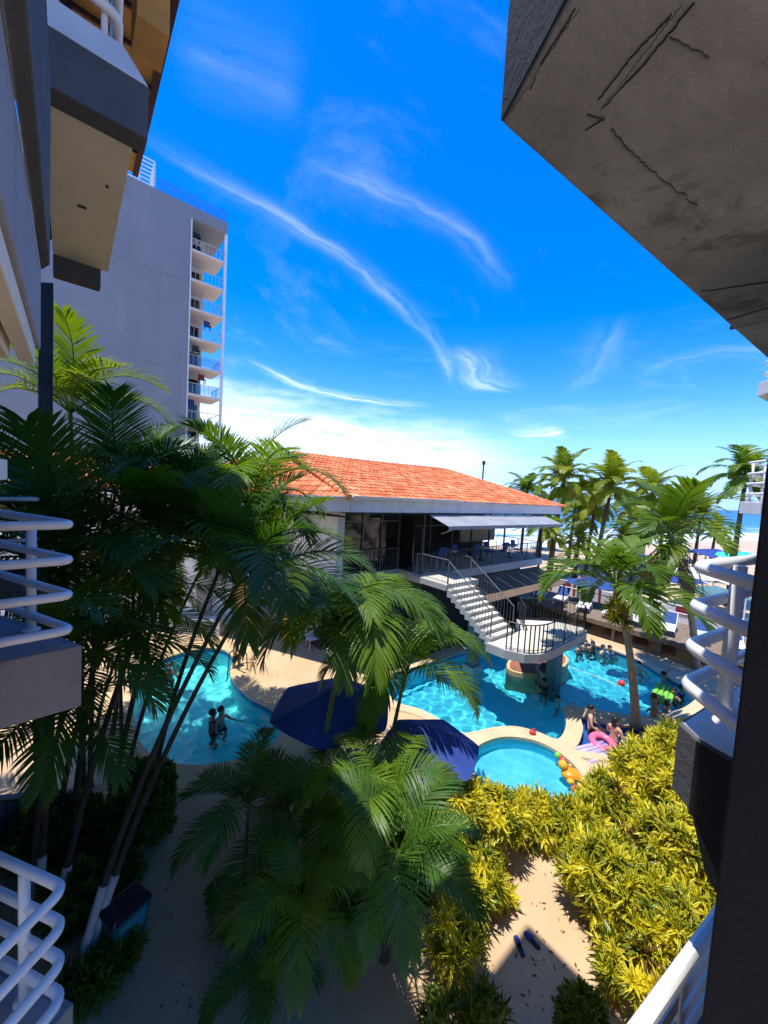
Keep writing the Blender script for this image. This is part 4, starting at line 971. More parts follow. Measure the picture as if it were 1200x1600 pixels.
# right of the pool
o = palm(G(993, 1137), P3(968, 935, 12.0), .11, F_adon, 14, 'palm with a ringed pale trunk leaning over the main pool', 31, None, 1.25, (1, 2, 3, 4, 5), tmat=M_trunkp, shaft=.8)
palm(G(1088, 1045), P3(1052, 850, 15.0), .12, F_adon, 15, 'palm with a skirt of dry brown fronds by the sun deck', 32, None, 1.3, (0, 1, 2, 3, 4, 5), tmat=M_trunkp, shaft=.7, dead=9)
GB = 'coconut palms along the beach'
for i, (px, py, y, bx, s_, lab) in enumerate(((822, 765, 46, 822, 1.0, 'small beach palm nearest the roof corner'), (880, 748, 33, 872, 1.0, 'beach palm with a golden crown just right of the roof'), (955, 758, 31, 940, 1.02, 'beach palm behind the pale trunked palm'),
        (1020, 765, 36, 1012, 1.0, 'beach palm between the golden crowns and the dry skirted palm'), (1165, 742, 27, 1160, .95, 'beach palm standing clear on the right beside the far balcony'), (910, 800, 40, 905, .9, 'shorter yellow beach palm in front of the sea'),
        (985, 790, 44, 985, .9, 'shorter beach palm far back beside the sea'), (850, 790, 52, 850, .9, 'far beach palm low behind the roof corner'), (1075, 778, 48, 1070, .9, 'far beach palm partly hidden by the dry skirted palm'), (1040, 800, 38, 1035, .8, 'low beach palm behind the sun deck'), (930, 780, 36, 925, .85, 'golden beach palm crowded between two taller ones'), (900, 775, 42, 897, .9, 'beach palm half hidden behind the golden crown by the roof'), (1000, 815, 34, 995, .75, 'low golden beach palm above the blue canopies'), (865, 830, 30, 862, .6, 'low golden palm just beyond the terrace end'), (1062, 815, 40, 1060, .8, 'low beach palm right of the blue canopies'), (1095, 800, 42, 1093, .8, 'beach palm just right of the dry skirted palm'), (1118, 825, 46, 1116, .7, 'low beach palm beside the turquoise tent'), (975, 838, 33, 972, .6, 'lowest golden palm behind the pale trunked palm'), (905, 838, 34, 903, .6, 'low golden palm by the end of the lower awning'), (845, 812, 44, 843, .8, 'golden palm crown just past the roof corner'))):
    t = P3(px, py+8, y); bb = Y(bx, py, y); bb.z = 0
    palm(bb, t, .16, F_coco if i not in (0, 4, 7) else F_cocog, 26, lab, 50+i, GB, s_*1.06, (0, 1, 2, 2, 3, 4, 5, 6), tmat=M_trunk, shaft=.4)
for i, (px, py, y, lab) in enumerate(((472, 718, 40, 'palm top peeping over the left end of the roof ridge'), (596, 728, 46, 'tiny palm top peeping over the middle of the roof ridge'))):
    t = P3(px, py, y); palm((t.x, t.y, 0), t-Vector((0, 0, 1.2)), .15, F_cocog, 9, lab, 80+i, None, .55, (0, 1, 2), shaft=.3)
b = MB(); t = Y(756, 722, 50); b.tube([(t.x, t.y, 0), (t.x, t.y, t.z)], .10, 6); b.box((t.x, t.y, t.z-.1), (.35, .3, .5)); tag(b.build('pole', M_dark, origin=(t.x, t.y, 0)), 'thin dark pole rising behind the tiled roof', 'pole')

# ------------------------------------------------------------------ shrubs
def rosette(seed, n=15, L=.235, wd=.036, curl=1.1):
    rd = random.Random(seed); V = []; Fc = []; A = []
    for k in range(n):
        yaw = k*2.4+rd.uniform(-.3, .3); el = R(78)-R(88)*(k/n)+rd.uniform(-.12, .12); le = L*rd.uniform(.8, 1.15)
        p = Vector((0, 0, .03*(1-k/n))); q0 = len(V)
        for j in range(4):
            t = j/3; e = el-curl*t*t; d = Vector((math.cos(yaw)*math.cos(e), math.sin(yaw)*math.cos(e), math.sin(e)))
            sd_ = Vector((-math.sin(yaw), math.cos(yaw), 0)); w_ = wd*(.5, 1.0, .85, .05)[j]/2; up = d.cross(sd_)*(-1)
            V += [p-sd_*w_+Vector((0, 0, .004)), p.copy(), p+sd_*w_+Vector((0, 0, .004))]; A += [1, 0, 1]
            p = p+d*(le/3)
        for j in range(3):
            a = q0+j*3; Fc += [(a, a+1, a+4, a+3), (a+1, a+2, a+5, a+4)]
    return np.array([tuple(v) for v in V]), np.array(Fc), np.array(A, float)
ROS = [rosette(i) for i in range(6)]
ROSH = [rosette(20+i, 9, .11, .05, .5) for i in range(4)]
def foliage(name, blobs, count, material, parent, seed, ros=ROS, inner=.25, size=1.0, up=.55):
    rd = np.random.default_rng(seed); VV_ = []; FF = []; AA = []; MI = []; off = 0
    wts = np.array([b_[1][0]*b_[1][1]+b_[1][0]*b_[1][2] for b_ in blobs]); wts = wts/wts.sum(); org = np.array(wloc(parent))
    made = 0
    while made < count:
        c, rad = blobs[rd.choice(len(blobs), p=wts)]; d = rd.normal(size=3); d /= np.linalg.norm(d)
        if d[2] < -.55: continue
        k = 1-inner*rd.random()**2*1.6; k = max(k, .25)+rd.normal()*.03; c = np.array(c); rad = np.array(rad); p = c+d*rad*k
        skip = False
        for c2, r2 in blobs:
            if np.sum(((p-np.array(c2))/np.array(r2))**2) < .45: skip = True; break
        if skip or p[2] < .06: continue
        nrm = d/rad; nrm /= np.linalg.norm(nrm); nrm = nrm+np.array((0, 0, up))+rd.normal(size=3)*.28; nrm /= np.linalg.norm(nrm)
        a = rd.uniform(0, 6.28); q = Vector(nrm).to_track_quat('Z', 'Y').to_matrix() @ Matrix.Rotation(a, 3, 'Z'); M = np.array(q)
        v, f, at = ros[rd.integers(len(ros))]; s_ = size*rd.uniform(.6, 1.35)
        VV_.append((v*s_)@M.T+p-org); FF.append(f+off); MI.append(np.full(len(f), rd.choice(3, p=(.84, .13, .03)))); AA.append(at); off += len(v); made += 1
    v = np.concatenate(VV_); f = np.concatenate(FF); a = np.concatenate(AA)
    me = bpy.data.meshes.new(name); me.from_pydata(v.tolist(), [], f.tolist()); me.materials.append(material)
    if material is LF_gold: me.materials.append(LF_golddk); me.materials.append(LF_dead); me.polygons.foreach_set('material_index', np.concatenate(MI).astype(np.int32))
    at = me.attributes.new('rim', 'FLOAT', 'POINT'); at.data.foreach_set('value', a)
    o = bpy.data.objects.new(name, me); COL.objects.link(o); o.parent = parent; return o
def stems(parent, blobs, seed, n=10, r=.018):
    rd = random.Random(seed); base = wloc(parent); b = MB()
    for k in range(n):
        c, rad = blobs[k % len(blobs)]; t = Vector((c[0]+rd.uniform(-.6, .6)*rad[0], c[1]+rd.uniform(-.6, .6)*rad[1], c[2]+rd.uniform(-.1, .5)*rad[2]))
        s0 = Vector((base.x+(t.x-base.x)*.35+rd.uniform(-.12, .12), base.y+(t.y-base.y)*.35+rd.uniform(-.12, .12), 0)); mid = s0.lerp(t, .5)+Vector((0, 0, .15))
        b.tube([s0, mid, t], [r*1.3, r, r*.6], 6)
    return b.build('stem', M_trunk, parent)
def shrub(label, blobs, count, seed, material=None, ros=ROS, size=1.0, name='shrub', cat='shrub', group=None, inner=.3, base=None):
    c = base or (sum(b_[0][0] for b_ in blobs)/len(blobs), sum(b_[0][1] for b_ in blobs)/len(blobs), 0)
    o = empty(name, c, label, cat, group); (stems(o, blobs, seed) if name != 'epiphyte' else None); foliage('foliage', blobs, int(count*(1.0 if material else 1.45)), material or LF_gold, o, seed, ros, inner, size); return o
def bl(px, py, y, rx, ry, rz): p = Y(px, py, y); return ((p.x, p.y, max(p.z, rz*.6)), (rx, ry, rz))
GG = 'yellow margined shrubs around the courtyard'
shrub('yellow margined shrub left of the sunlit patch of ground', [bl(705, 1260, 6.9, .55, .45, .5), bl(770, 1275, 7.0, .5, .4, .42), bl(735, 1340, 6.5, .45, .4, .4), bl(770, 1390, 6.2, .22, .2, .2)], 300, 1, group=GG)
shrub('sparse yellow margined shrub with bare stems at the edge of the shade', [bl(720, 1480, 5.1, .3, .25, .22), bl(690, 1440, 5.2, .25, .25, .22), bl(755, 1390, 5.9, .25, .2, .2)], 75, 2, group=GG)
shrub('low yellow margined hedge along the near rim of the round pool', [bl(835, 1310, 7.5, .65, .38, .45), bl(905, 1320, 7.3, .6, .4, .5)], 260, 3, group=GG)
shrub('large yellow margined shrub right of the round pool', [bl(960, 1270, 7.6, .65, .55, .65), bl(1010, 1215, 8.0, .6, .55, .65), bl(1060, 1180, 8.3, .55, .5, .6)], 420, 4, group=GG)
shrub('biggest yellow margined shrub overhanging the shaded ground at lower right', [bl(945, 1370, 6.1, .62, .5, .55), bl(1015, 1440, 5.5, .6, .5, .6), bl(1060, 1340, 6.2, .62, .5, .65), bl(990, 1520, 5.0, .35, .3, .3), bl(1080, 1450, 5.2, .4, .4, .4)], 560, 5, group=GG)
shrub('yellow margined shrub beneath the right balcony slab', [bl(1075, 1250, 7.2, .55, .5, .7), bl(1110, 1320, 6.3, .4, .4, .6)], 240, 6, group=GG)
shrub('small clipped bright green shrub at the bottom edge', [bl(910, 1600, 4.6, .24, .22, .30)], 120, 7, LF_golddk, ROSH, 1.0)
shrub('low yellow green plant at the bottom edge left of the clipped shrub', [bl(755, 1590, 4.4, .22, .2, .14), bl(690, 1600, 4.3, .22, .2, .14)], 40, 8, LF_golddk, ROS, .9, 'plant', 'plant')
shrub('dark green leafy hedge between the left pool and the paved path', [bl(225, 1230, 7.6, .55, .5, .5), bl(190, 1310, 6.9, .5, .5, .5), bl(235, 1300, 7.0, .35, .4, .4)], 700, 9, LF_hedge, ROSH, 1.0, 'hedge', 'hedge')
shrub('dark undergrowth beneath the left palms', [bl(90, 1300, 6.6, .8, .6, .5), bl(120, 1400, 5.6, .5, .4, .35), bl(180, 1400, 6.0, .35, .4, .35)], 520, 10, LF_hedge, ROSH, 1.15, 'undergrowth', 'undergrowth')
shrub('spiky yellow green plants at the foot of the whitewashed trunks', [bl(150, 1540, 4.75, .28, .25, .16), bl(180, 1500, 5.0, .2, .2, .14), bl(110, 1560, 4.6, .2, .2, .14)], 60, 11, LF_golddk, ROS, .9, 'plant', 'plant')
shrub('dark leafy shrub under the thin stemmed palm', [bl(380, 1440, 5.6, .3, .3, .3), bl(350, 1400, 5.8, .2, .2, .2), bl(440, 1440, 5.6, .4, .3, .35)], 220, 12, LF_hedge, ROSH, 1.0)
shrub('dark leafy shrub in the heart of the middle clump', [bl(560, 1380, 5.8, .5, .4, .4), bl(520, 1300, 6.4, .5, .4, .5), bl(640, 1400, 5.6, .3, .3, .3)], 420, 13, LF_hedge, ROSH, 1.1)
shrub('half shaded yellow green shrub under the drooping palm fronds', [bl(640, 1290, 6.6, .4, .35, .4), bl(600, 1420, 5.4, .25, .2, .2)], 130, 14, LF_golddk, ROS, 1.0)
o = shrub('yellow bromeliad tuft growing on the leaning pale trunk', [bl(966, 955, 11.9, .22, .22, .28), bl(968, 970, 11.9, .18, .18, .2)], 45, 15, LF_gold, ROS, 1.2, 'epiphyte', 'plant')
# ------------------------------------------------------------------ parasols
def parasol(c, rad, h, label, material, n=8, sag=.06, name='parasol', cat='parasol', group=None, rot=0.0, rise=.45, concave=.10):
    o = empty(name, (c[0], c[1], 0), label, cat, group); b = MB(); cc = Vector((c[0], c[1], 0))
    N = n*6; rings = []
    for ri in range(7):
        t = ri/6; ring = []
        for k in range(N):
            a = rot+2*PI*k/N; ph = (k % 6)/6; w_ = math.sin(PI*ph)
            rr = rad*t*(1-concave*w_*t)*(math.cos(PI/n)/math.cos((ph-.5)*2*PI/n) if n <= 4 else 1)
            z = h+rise*(1-t)**1.15-sag*w_*t*(1-t)*1.5-.02*w_*t
            ring.append(b.pt(cc+Vector((rr*math.cos(a), rr*math.sin(a), z))) if ri else None)
        rings.append(ring)
    ap = b.pt(cc+Vector((0, 0, h+rise)))
    for k in range(N): b.face((ap, rings[1][k], rings[1][(k+1) % N]))
    for ra, rb in zip(rings[1:], rings[2:]):
        for k in range(N): b.face((ra[k], rb[k], rb[(k+1) % N], ra[(k+1) % N]))
    b.build('canopy', material, o, smooth=False)
    b = MB(); b.tube([cc, cc+Vector((0, 0, h+rise-.02))], .025, 8); b.build('pole', M_white, o)
    b = MB(); b.lathe(cc, [(.26, 0), (.28, .05), (.08, .12), (.04, .3)], 14); b.build('base', M_conc, o)
    b = MB()
    for k in range(n):
        a = rot+2*PI*k/n; b.tube([cc+Vector((0, 0, h+rise-.05)), cc+Vector((rad*.97*math.cos(a), rad*.97*math.sin(a), h-.02))], .010, 4)
    b.build('ribs', M_grey, o); return o
GP = 'blue parasols around the pools'
p = G(520, 1098, 2.2); parasol(p, 1.38, 2.1, 'navy parasol between the left pool and the main pool', M_navy, 6, .06, group=GP, rot=.5)
p = G(672, 1152, 2.0); parasol(p, 1.05, 1.8, 'royal blue parasol by the left rim of the round pool', M_royal, 6, .06, group=GP, rot=.1)
for i, (px, py, h, r_, lab, mm) in enumerate(((1048, 902, 2.3, 1.9, 'wide royal blue parasol behind the sun deck', M_royal), (1000, 895, 2.4, 1.6, 'royal blue parasol left of the widest one behind the sun deck', M_royal), (925, 912, 2.1, 1.5, 'pale blue parasol at the left end of the sun deck', M_bluefab), (1025, 898, 2.9, .8, 'small green parasol above the blue ones', M_grn), (1118, 926, 2.3, 1.6, 'flat teal parasol right of the dry skirted palm', M_teal))):
    p = G(px, py, h); parasol(p, r_, h, lab, mm, 8, .05, group='parasols behind the sun deck', rise=.4)
def tent(c, L, Wd, h, label, material, rz):
    o = empty('beach_tent', (c[0], c[1], 0), label, 'tent'); M = Matrix.Translation((c[0], c[1], 0))@Matrix.Rotation(rz, 4, 'Z'); b = MB(); b.M = M; n = 12; pr = None
    for i in range(n+1):
        t = i/n*2-1; z = h+.55*(1-abs(t)**1.6)-.1*math.cos(t*4); a = b.pt((t*L/2, -Wd/2, z-.15)); c2 = b.pt((t*L/2, 0, z+.15)); d = b.pt((t*L/2, Wd/2, z-.15))
        if pr: b.face((pr[0], a, c2, pr[1])); b.face((pr[1], c2, d, pr[2]))
        pr = (a, c2, d)
    b.build('canopy', material, o)
    for sx in (-1, 1):
        for sy in (-1, 1):
            b = MB(); b.M = M; b.tube([(sx*L*.48, sy*Wd*.48, 0), (sx*L*.48, sy*Wd*.48, h-.05)], .04, 6); b.build('pole', M_white, o)
p = G(1150, 868, 2.6); tent(p, 5.5, 3.5, 2.4, 'turquoise beach tent near the surf on the right', M_tealf, .3)
p = G(1110, 862, 2.7); tent(p, 4.5, 3.0, 2.4, 'royal blue beach tent beside the turquoise one', M_royal, .4)
for i, (px, py, mm, lab) in enumerate(((1140, 905, M_fasc, 'white beach tent behind the right balcony railing'), (990, 870, M_fasc, 'white beach tent far back between the palms'), (1085, 895, M_fasc, 'white beach tent right of the wide blue parasol'))):
    p = G(px, py, 2.4); tent(p, 3.6, 3, 2.2, lab, mm, .5)

# ------------------------------------------------------------------ sun deck
dk = empty('sun_deck', W(6.5, 22.5, 0), 'raised grey wooden sun deck with posts along the far side of the main pool', 'deck')
b = MB()
for k in range(14): b.ubox(.6, 12.6, 21.15+k*.27, 21.15+k*.27+.255, .82, .87)
b.build('boards', M_wood, dk)
b = MB(); b.ubox(.6, 12.6, 21.08, 21.14, .66, .89); b.build('edge_board', M_wood, dk)
for k in range(7):
    b = MB(); b.ubox(.8+k*1.95, .92+k*1.95, 21.2, 21.32, 0, .82); b.build('post', M_wood, dk)
b = MB(); b.ubox(.6, 12.6, 23.2, 23.3, 0, .8); b.build('back_skirt', M_inter, dk)
b = MB(); b.tube([W(.6, 25.0, 1.75), W(12.8, 25.0, 1.75)], .035, 8); b.tube([W(.6, 25.0, 1.35), W(12.8, 25.0, 1.35)], .03, 8)
for k in range(8): b.tube([W(.6+k*1.74, 25, .85), W(.6+k*1.74, 25, 1.75)], .03, 6)
b.build('railing', M_rail, dk)
GLO = 'white sun loungers on the sun deck'
def lounger(p, rz, label):
    o = empty('sun_lounger', p, label, 'sun lounger', GLO); M = Matrix.Translation(p)@Matrix.Rotation(rz, 4, 'Z')
    b = MB(); b.M = M
    for sx in (-.3, .3):
        b.tube([(sx, -.95, .30), (sx, .25, .32), (sx, .80, .78)], .025, 6)
    b.tube([(-.3, -.95, .30), (.3, -.95, .30)], .025, 6); b.tube([(-.3, .8, .78), (.3, .8, .78)], .025, 6); b.build('frame', M_white, o)
    b = MB(); b.M = M; b.hull8([(-.28, -.93, .31), (.28, -.93, .31), (.28, .25, .33), (-.28, .25, .33)], [(-.28, -.93, .335), (.28, -.93, .335), (.28, .25, .355), (-.28, .25, .355)]); b.build('seat', M_white, o)
    b = MB(); b.M = M; b.hull8([(-.28, .26, .34), (.28, .26, .34), (.28, .79, .78), (-.28, .79, .78)], [(-.28, .24, .365), (.28, .24, .365), (.28, .77, .805), (-.28, .77, .805)]); b.build('backrest', M_bluefab, o)
    for sx in (-.3, .3):
        for y0 in (-.7, .3):
            b = MB(); b.M = M; b.tube([(sx, y0+.1, .31), (sx*1.1, y0, .15), (sx*1.1, y0+.12, 0)], .022, 6); b.build('leg', M_white, o)
for i, (u, v, a) in enumerate(((11.3, 22.6, .3), (10.1, 22.7, .2), (8.7, 22.6, .25), (7.3, 22.7, .1), (6.0, 22.7, .3), (4.8, 22.6, .15), (3.6, 22.7, .25), (2.4, 22.7, .2))):
    lounger(W(u, v, .872), -_az+a, ('sun lounger at the far left end of the sun deck', 'second sun lounger from the left end of the deck', 'third sun lounger from the left, left of the leaning pale trunk', 'sun lounger right behind the leaning pale trunk', 'sun lounger just right of the leaning pale trunk', 'sun lounger before the widest blue parasol', 'sun lounger beside the dry skirted palm', 'sun lounger at the right end of the sun deck')[i])
fb = empty('beach_fence', W(6, 26.3, 0), 'white panel fence with maroon posts behind the sun deck', 'fence')
for k in range(9):
    b = MB(); b.ubox(-.4+k*1.6, -.28+k*1.6, 26.2, 26.36, 0, 1.75); b.build('post', M_maroon, fb)
    b = MB(); b.ubox(-.26+k*1.6, 1.18+k*1.6, 26.25, 26.3, .35, 1.35); b.build('panel', M_fasc, fb)
    if k % 2:
        b = MB(); b.ubox(-.1+k*1.6, .5+k*1.6, 26.22, 26.247, 1.0, 1.5); b.build('red_cloth', M_maroon, fb)
# ------------------------------------------------------------------ small things in the courtyard
p = G(196, 1470); M = Matrix.Translation((p.x, p.y, 0))@Matrix.Rotation(R(-28), 4, 'Z')
MBN = M@Matrix.Scale(.8, 4)
bn_ = empty('rubbish_bin', (p.x, p.y, 0), 'teal rubbish bin with a domed navy lid beside the shaded path', 'bin')
b = MB(); b.M = MBN; b.hull8([(-.19, -.26, .04), (.19, -.26, .04), (.19, .26, .04), (-.19, .26, .04)], [(-.25, -.34, .70), (.25, -.34, .70), (.25, .34, .70), (-.25, .34, .70)]); b.build('body', M_binb, bn_, bevel=.03)
b = MB(); b.M = MBN; b.hull8([(-.27, -.36, .703), (.27, -.36, .703), (.27, .36, .703), (-.27, .36, .703)], [(-.22, -.31, .83), (.22, -.31, .83), (.22, .31, .83), (-.22, .31, .83)]); b.build('lid', M_lid, bn_, bevel=.025)
b = MB(); b.M = MBN; b.hull8([(.205, -.2, .2), (.205, .2, .2), (.207, .2, .2), (.207, -.2, .2)], [(.244, -.24, .62), (.244, .24, .62), (.248, .24, .62), (.248, -.24, .62)]); b.build('front_panel', mat('aqua_panel', (.04, .35, .42), .4, .05, 4), bn_)
def slipper(px, py, rz, label):
    p = G(px, py); M = Matrix.Translation((p.x, p.y, .004))@Matrix.Rotation(rz, 4, 'Z'); o = empty('slipper', (p.x, p.y, .004), label, 'slipper', 'slippers on the ground')
    out = [(.0, -.14), (.032, -.125), (.040, -.07), (.034, .0), (.046, .07), (.036, .125), (0, .145), (-.036, .125), (-.044, .07), (-.032, 0), (-.038, -.07), (-.032, -.125)]
    b = MB(); b.M = M; b.prism(out, 0, .025); b.build('sole', M_lid, o, bevel=.006)
    b = MB(); b.M = M
    for i in range(7):
        t = i/6; y = -.01+.13*t; w_ = .047-.010*t*t; hh = .065-.035*t*t
        ring = [b.pt((w_*math.cos(PI*k/6), y, .022+hh*math.sin(PI*k/6))) for k in range(7)]
        if i:
            for k in range(6): b.face((pr[k], ring[k], ring[k+1], pr[k+1]))
        pr = ring
    b.build('upper', M_navy, o)
slipper(811, 1480, R(8), 'left navy slipper, pointing away on the shaded ground'); slipper(831, 1471, R(38), 'right navy slipper, lying at an angle beside the other one')
fz = empty('garden_fence', G(35, 1330), 'black metal fence with a pale blue backing beside the left palms', 'fence')
a_, c_ = G(-60, 1335), G(95, 1318); bal_rail(fz, [a_, c_], .95, M_dark, .16, 1.0, .010)
b = MB(); d_ = (c_-a_).normalized(); n_ = Vector((-d_.y, d_.x, 0)); b.prism([a_+n_*.25, c_+n_*.25, c_+n_*.35, a_+n_*.35], 0, .8); b.build('backing', mat('pale_blue_panel', (.16, .24, .38), .6, .08, 2), fz)
# pool ladder
p = G(378, 1040); lad = empty('pool_ladder', (p.x, p.y, 0), 'dark metal pool ladder on the right rim of the left pool', 'ladder')
for s_ in (-.25, .25):
    q = Vector((p.x, p.y+s_*1.6, 0)); b = MB(); b.tube(fillet([q+Vector((.35, 0, 0)), q+Vector((.30, 0, .75)), q+Vector((-.32, 0, .75)), q+Vector((-.42, 0, -.9))], .18), .022, 8); b.build('handrail', M_dark, lad)
for k in range(3):
    b = MB(); b.tube([(p.x-.40, p.y-.4, -.15-.25*k), (p.x-.40, p.y+.4, -.15-.25*k)], .02, 6); b.build('rung', M_dark, lad)
def wchair(px, py, rz, label):
    p = G(px, py); p.z = .004; o = empty('garden_chair', p, label, 'chair', 'white plastic chairs on the deck'); M = Matrix.Translation(p)@Matrix.Rotation(rz, 4, 'Z')
    b = MB(); b.M = M; b.box((0, 0, .42), (.46, .44, .03)); b.build('seat', M_white, o, bevel=.01)
    b = MB(); b.M = M; b.hull8([(-.22, .2, .44), (.22, .2, .44), (.22, .23, .44), (-.22, .23, .44)], [(-.2, .3, .88), (.2, .3, .88), (.2, .33, .88), (-.2, .33, .88)]); b.build('backrest', M_white, o, bevel=.01)
    for sx in (-.21, .21):
        for sy in (-.19, .19):
            b = MB(); b.M = M; b.tube([(sx, sy, .41), (sx*1.1, sy*1.15, 0)], .02, 6); b.build('leg', M_white, o)
wchair(488, 1012, .6, 'white plastic chair on the deck left of the arching palm'); wchair(470, 1006, -.4, 'white plastic chair beside the yellow cylinder')
# lane rope and floats
rp = empty('lane_rope', G(945, 1062, -.08), 'thin lane rope with a red ball across the main pool', 'rope')
a_, c_ = G(885, 1040, -.07), G(992, 1080, -.07); b = MB(); b.tube([a_.lerp(c_, i/10)+Vector((0, 0, -.01*math.sin(i))) for i in range(11)], .012, 5); b.build('cord', M_white, rp)
b = MB(); b.sphere(G(971, 1068, -.03), .13); b.build('float', M_redv, rp, smooth=True)
p = G(941, 1163, -.02); b = MB(); b.torus((p.x, p.y, .03), .27, .10, Matrix.Rotation(.15, 3, 'X')); tag(b.build('swim_ring', M_pink, smooth=True), 'pink inflatable swim ring floating in the small deep blue pool', 'swim ring')
p = G(932, 1177, -.04); M = Matrix.Translation((p.x, p.y, -.07))@Matrix.Rotation(.35, 4, 'Z'); b = MB(); b.M = M
for k in range(5): b.tube([(-.55, -.26+k*.13, .06), (.55, -.26+k*.13, .06)], .065, 8)
tag(b.build('air_mat', M_lil, smooth=True), 'lilac ribbed air mat at the near edge of the small deep blue pool', 'air mat')
p = G(1036, 1086, -.05); b = MB(); b.M = Matrix.Translation((p.x, p.y, -.06))@Matrix.Rotation(.8, 4, 'Z')
for k in range(4): b.tube([(-.8, -.24+k*.16, .05), (.8, -.24+k*.16, .05)], .08, 8)
tag(b.build('air_mat', M_grn, smooth=True), 'green ribbed air mat at the right end of the main pool', 'air mat')
def toy(px, py, z, parts, label, nm='inflatable_toy', cat='pool toy'):
    p = G(px, py, z); o = empty(nm, p, label, cat)
    for (pn, off, rad, mm) in parts:
        b = MB(); b.sphere(p+Vector(off), rad, 14, 9); b.build(pn, mm, o, smooth=True)
toy(868, 1222, -.12, [('body', (0, 0, .10), (.30, .22, .14), M_orange), ('head', (.22, .12, .30), (.13, .13, .13), M_yel), ('tail', (-.28, -.05, .2), (.1, .09, .09), M_yel)], 'orange inflatable animal floating at the right rim of the round pool') if False else None
toy(893, 1215, -.12, [('body', (0, 0, .08), (.27, .20, .13), M_orange), ('head', (-.20, .10, .25), (.12, .12, .12), M_yel), ('foot', (.2, -.12, .05), (.10, .08, .06), M_yel), ('foot', (-.12, -.2, .05), (.10, .08, .06), M_yel)], 'orange and yellow inflatable animal at the right rim of the round pool')
toy(882, 1190, -.12, [('body', (0, 0, .06), (.16, .12, .09), M_redv), ('knob', (-.15, .1, .1), (.08, .08, .08), M_grn)], 'red and green float above the orange animal in the round pool')
toy(897, 1200, -.12, [('body', (0, 0, .05), (.17, .08, .08), M_yel)], 'small yellow float beside the red and green one', 'pool_float')
toy(900, 1236, -.12, [('body', (0, 0, .05), (.12, .10, .08), M_redv), ('cap', (.1, .06, .1), (.07, .07, .06), M_pink)], 'small red float below the orange animal')
toy(906, 1246, -.12, [('body', (0, 0, .05), (.15, .13, .09), M_grn)], 'lime float ball at the lower right rim of the round pool', 'pool_float')
toy(832, 1147, .06, [('body', (0, 0, .06), (.10, .08, .07), M_redv), ('handle', (.03, 0, .15), (.03, .03, .04), M_redv)], 'small red toy standing on the rim above the round pool', 'toy')

# ------------------------------------------------------------------ people
SK = [mat('skin_tan', (.40, .22, .14), .55, .05, 6), mat('skin_fair', (.58, .36, .26), .55, .05, 6), mat('skin_brown', (.23, .115, .065), .55, .05, 6)]
HR = [mat('hair_black', (.012, .010, .009), .5, .1, 20), mat('hair_brown', (.06, .03, .015), .5, .1, 20)]
CL = {k: mat('cloth_'+k, c, .8, .08, 8) for k, c in dict(black=(.012, .012, .016), blue=(.10, .28, .55), red=(.45, .04, .05), white=(.75, .75, .73), green=(.05, .30, .12), pink=(.72, .22, .28), navy=(.02, .03, .10)).items()}
def skin_mesh(name, joints, edges, material, sub=1):
    me = bpy.data.meshes.new(name); me.from_pydata([tuple(j[0]) for j in joints], edges, []); o = bpy.data.objects.new(name, me); COL.objects.link(o)
    md = o.modifiers.new('s', 'SKIN'); md.use_smooth_shade = True; sv = me.skin_vertices[0].data
    for i, j in enumerate(joints): sv[i].radius = (j[1], j[1] if len(j) < 3 else j[2]); sv[i].use_root = (i == 0)
    ss = o.modifiers.new('u', 'SUBSURF'); ss.levels = ss.render_levels = sub
    dg = bpy.context.evaluated_depsgraph_get(); m2 = bpy.data.meshes.new_from_object(o.evaluated_get(dg)); bpy.data.objects.remove(o); m2.name = name
    m2.materials.clear(); m2.materials.append(material); m2.polygons.foreach_set('use_smooth', [True]*len(m2.polygons)); return m2
V3 = Vector
POSES = {
 'stand': dict(arms=[((.24, .02, 1.16), (.27, -.12, .96)), ((-.24, .02, 1.16), (-.26, -.14, .98))], legs=[((.10, -.02, .50), (.11, .02, .08)), ((-.10, -.02, .50), (-.11, .02, .08))]),
 'reach': dict(arms=[((.30, -.14, 1.22), (.34, -.40, 1.20)), ((-.30, -.10, 1.20), (-.42, -.34, 1.16))], legs=[((.12, -.10, .52), (.12, .04, .09)), ((-.12, .02, .50), (-.12, .12, .08))]),
 'raise': dict(arms=[((.32, -.05, 1.55), (.26, -.12, 1.78)), ((-.26, -.06, 1.18), (-.30, -.26, 1.10))], legs=[((.10, -.06, .50), (.11, .02, .08)), ((-.10, .02, .50), (-.11, .06, .08))]),
 'sit': dict(arms=[((.26, -.04, 1.16), (.20, -.30, 1.02)), ((-.26, -.04, 1.16), (-.20, -.30, 1.04))], legs=[((.13, -.44, .98), (.14, -.52, .56)), ((-.13, -.44, .96), (-.14, -.60, .58))]),
}
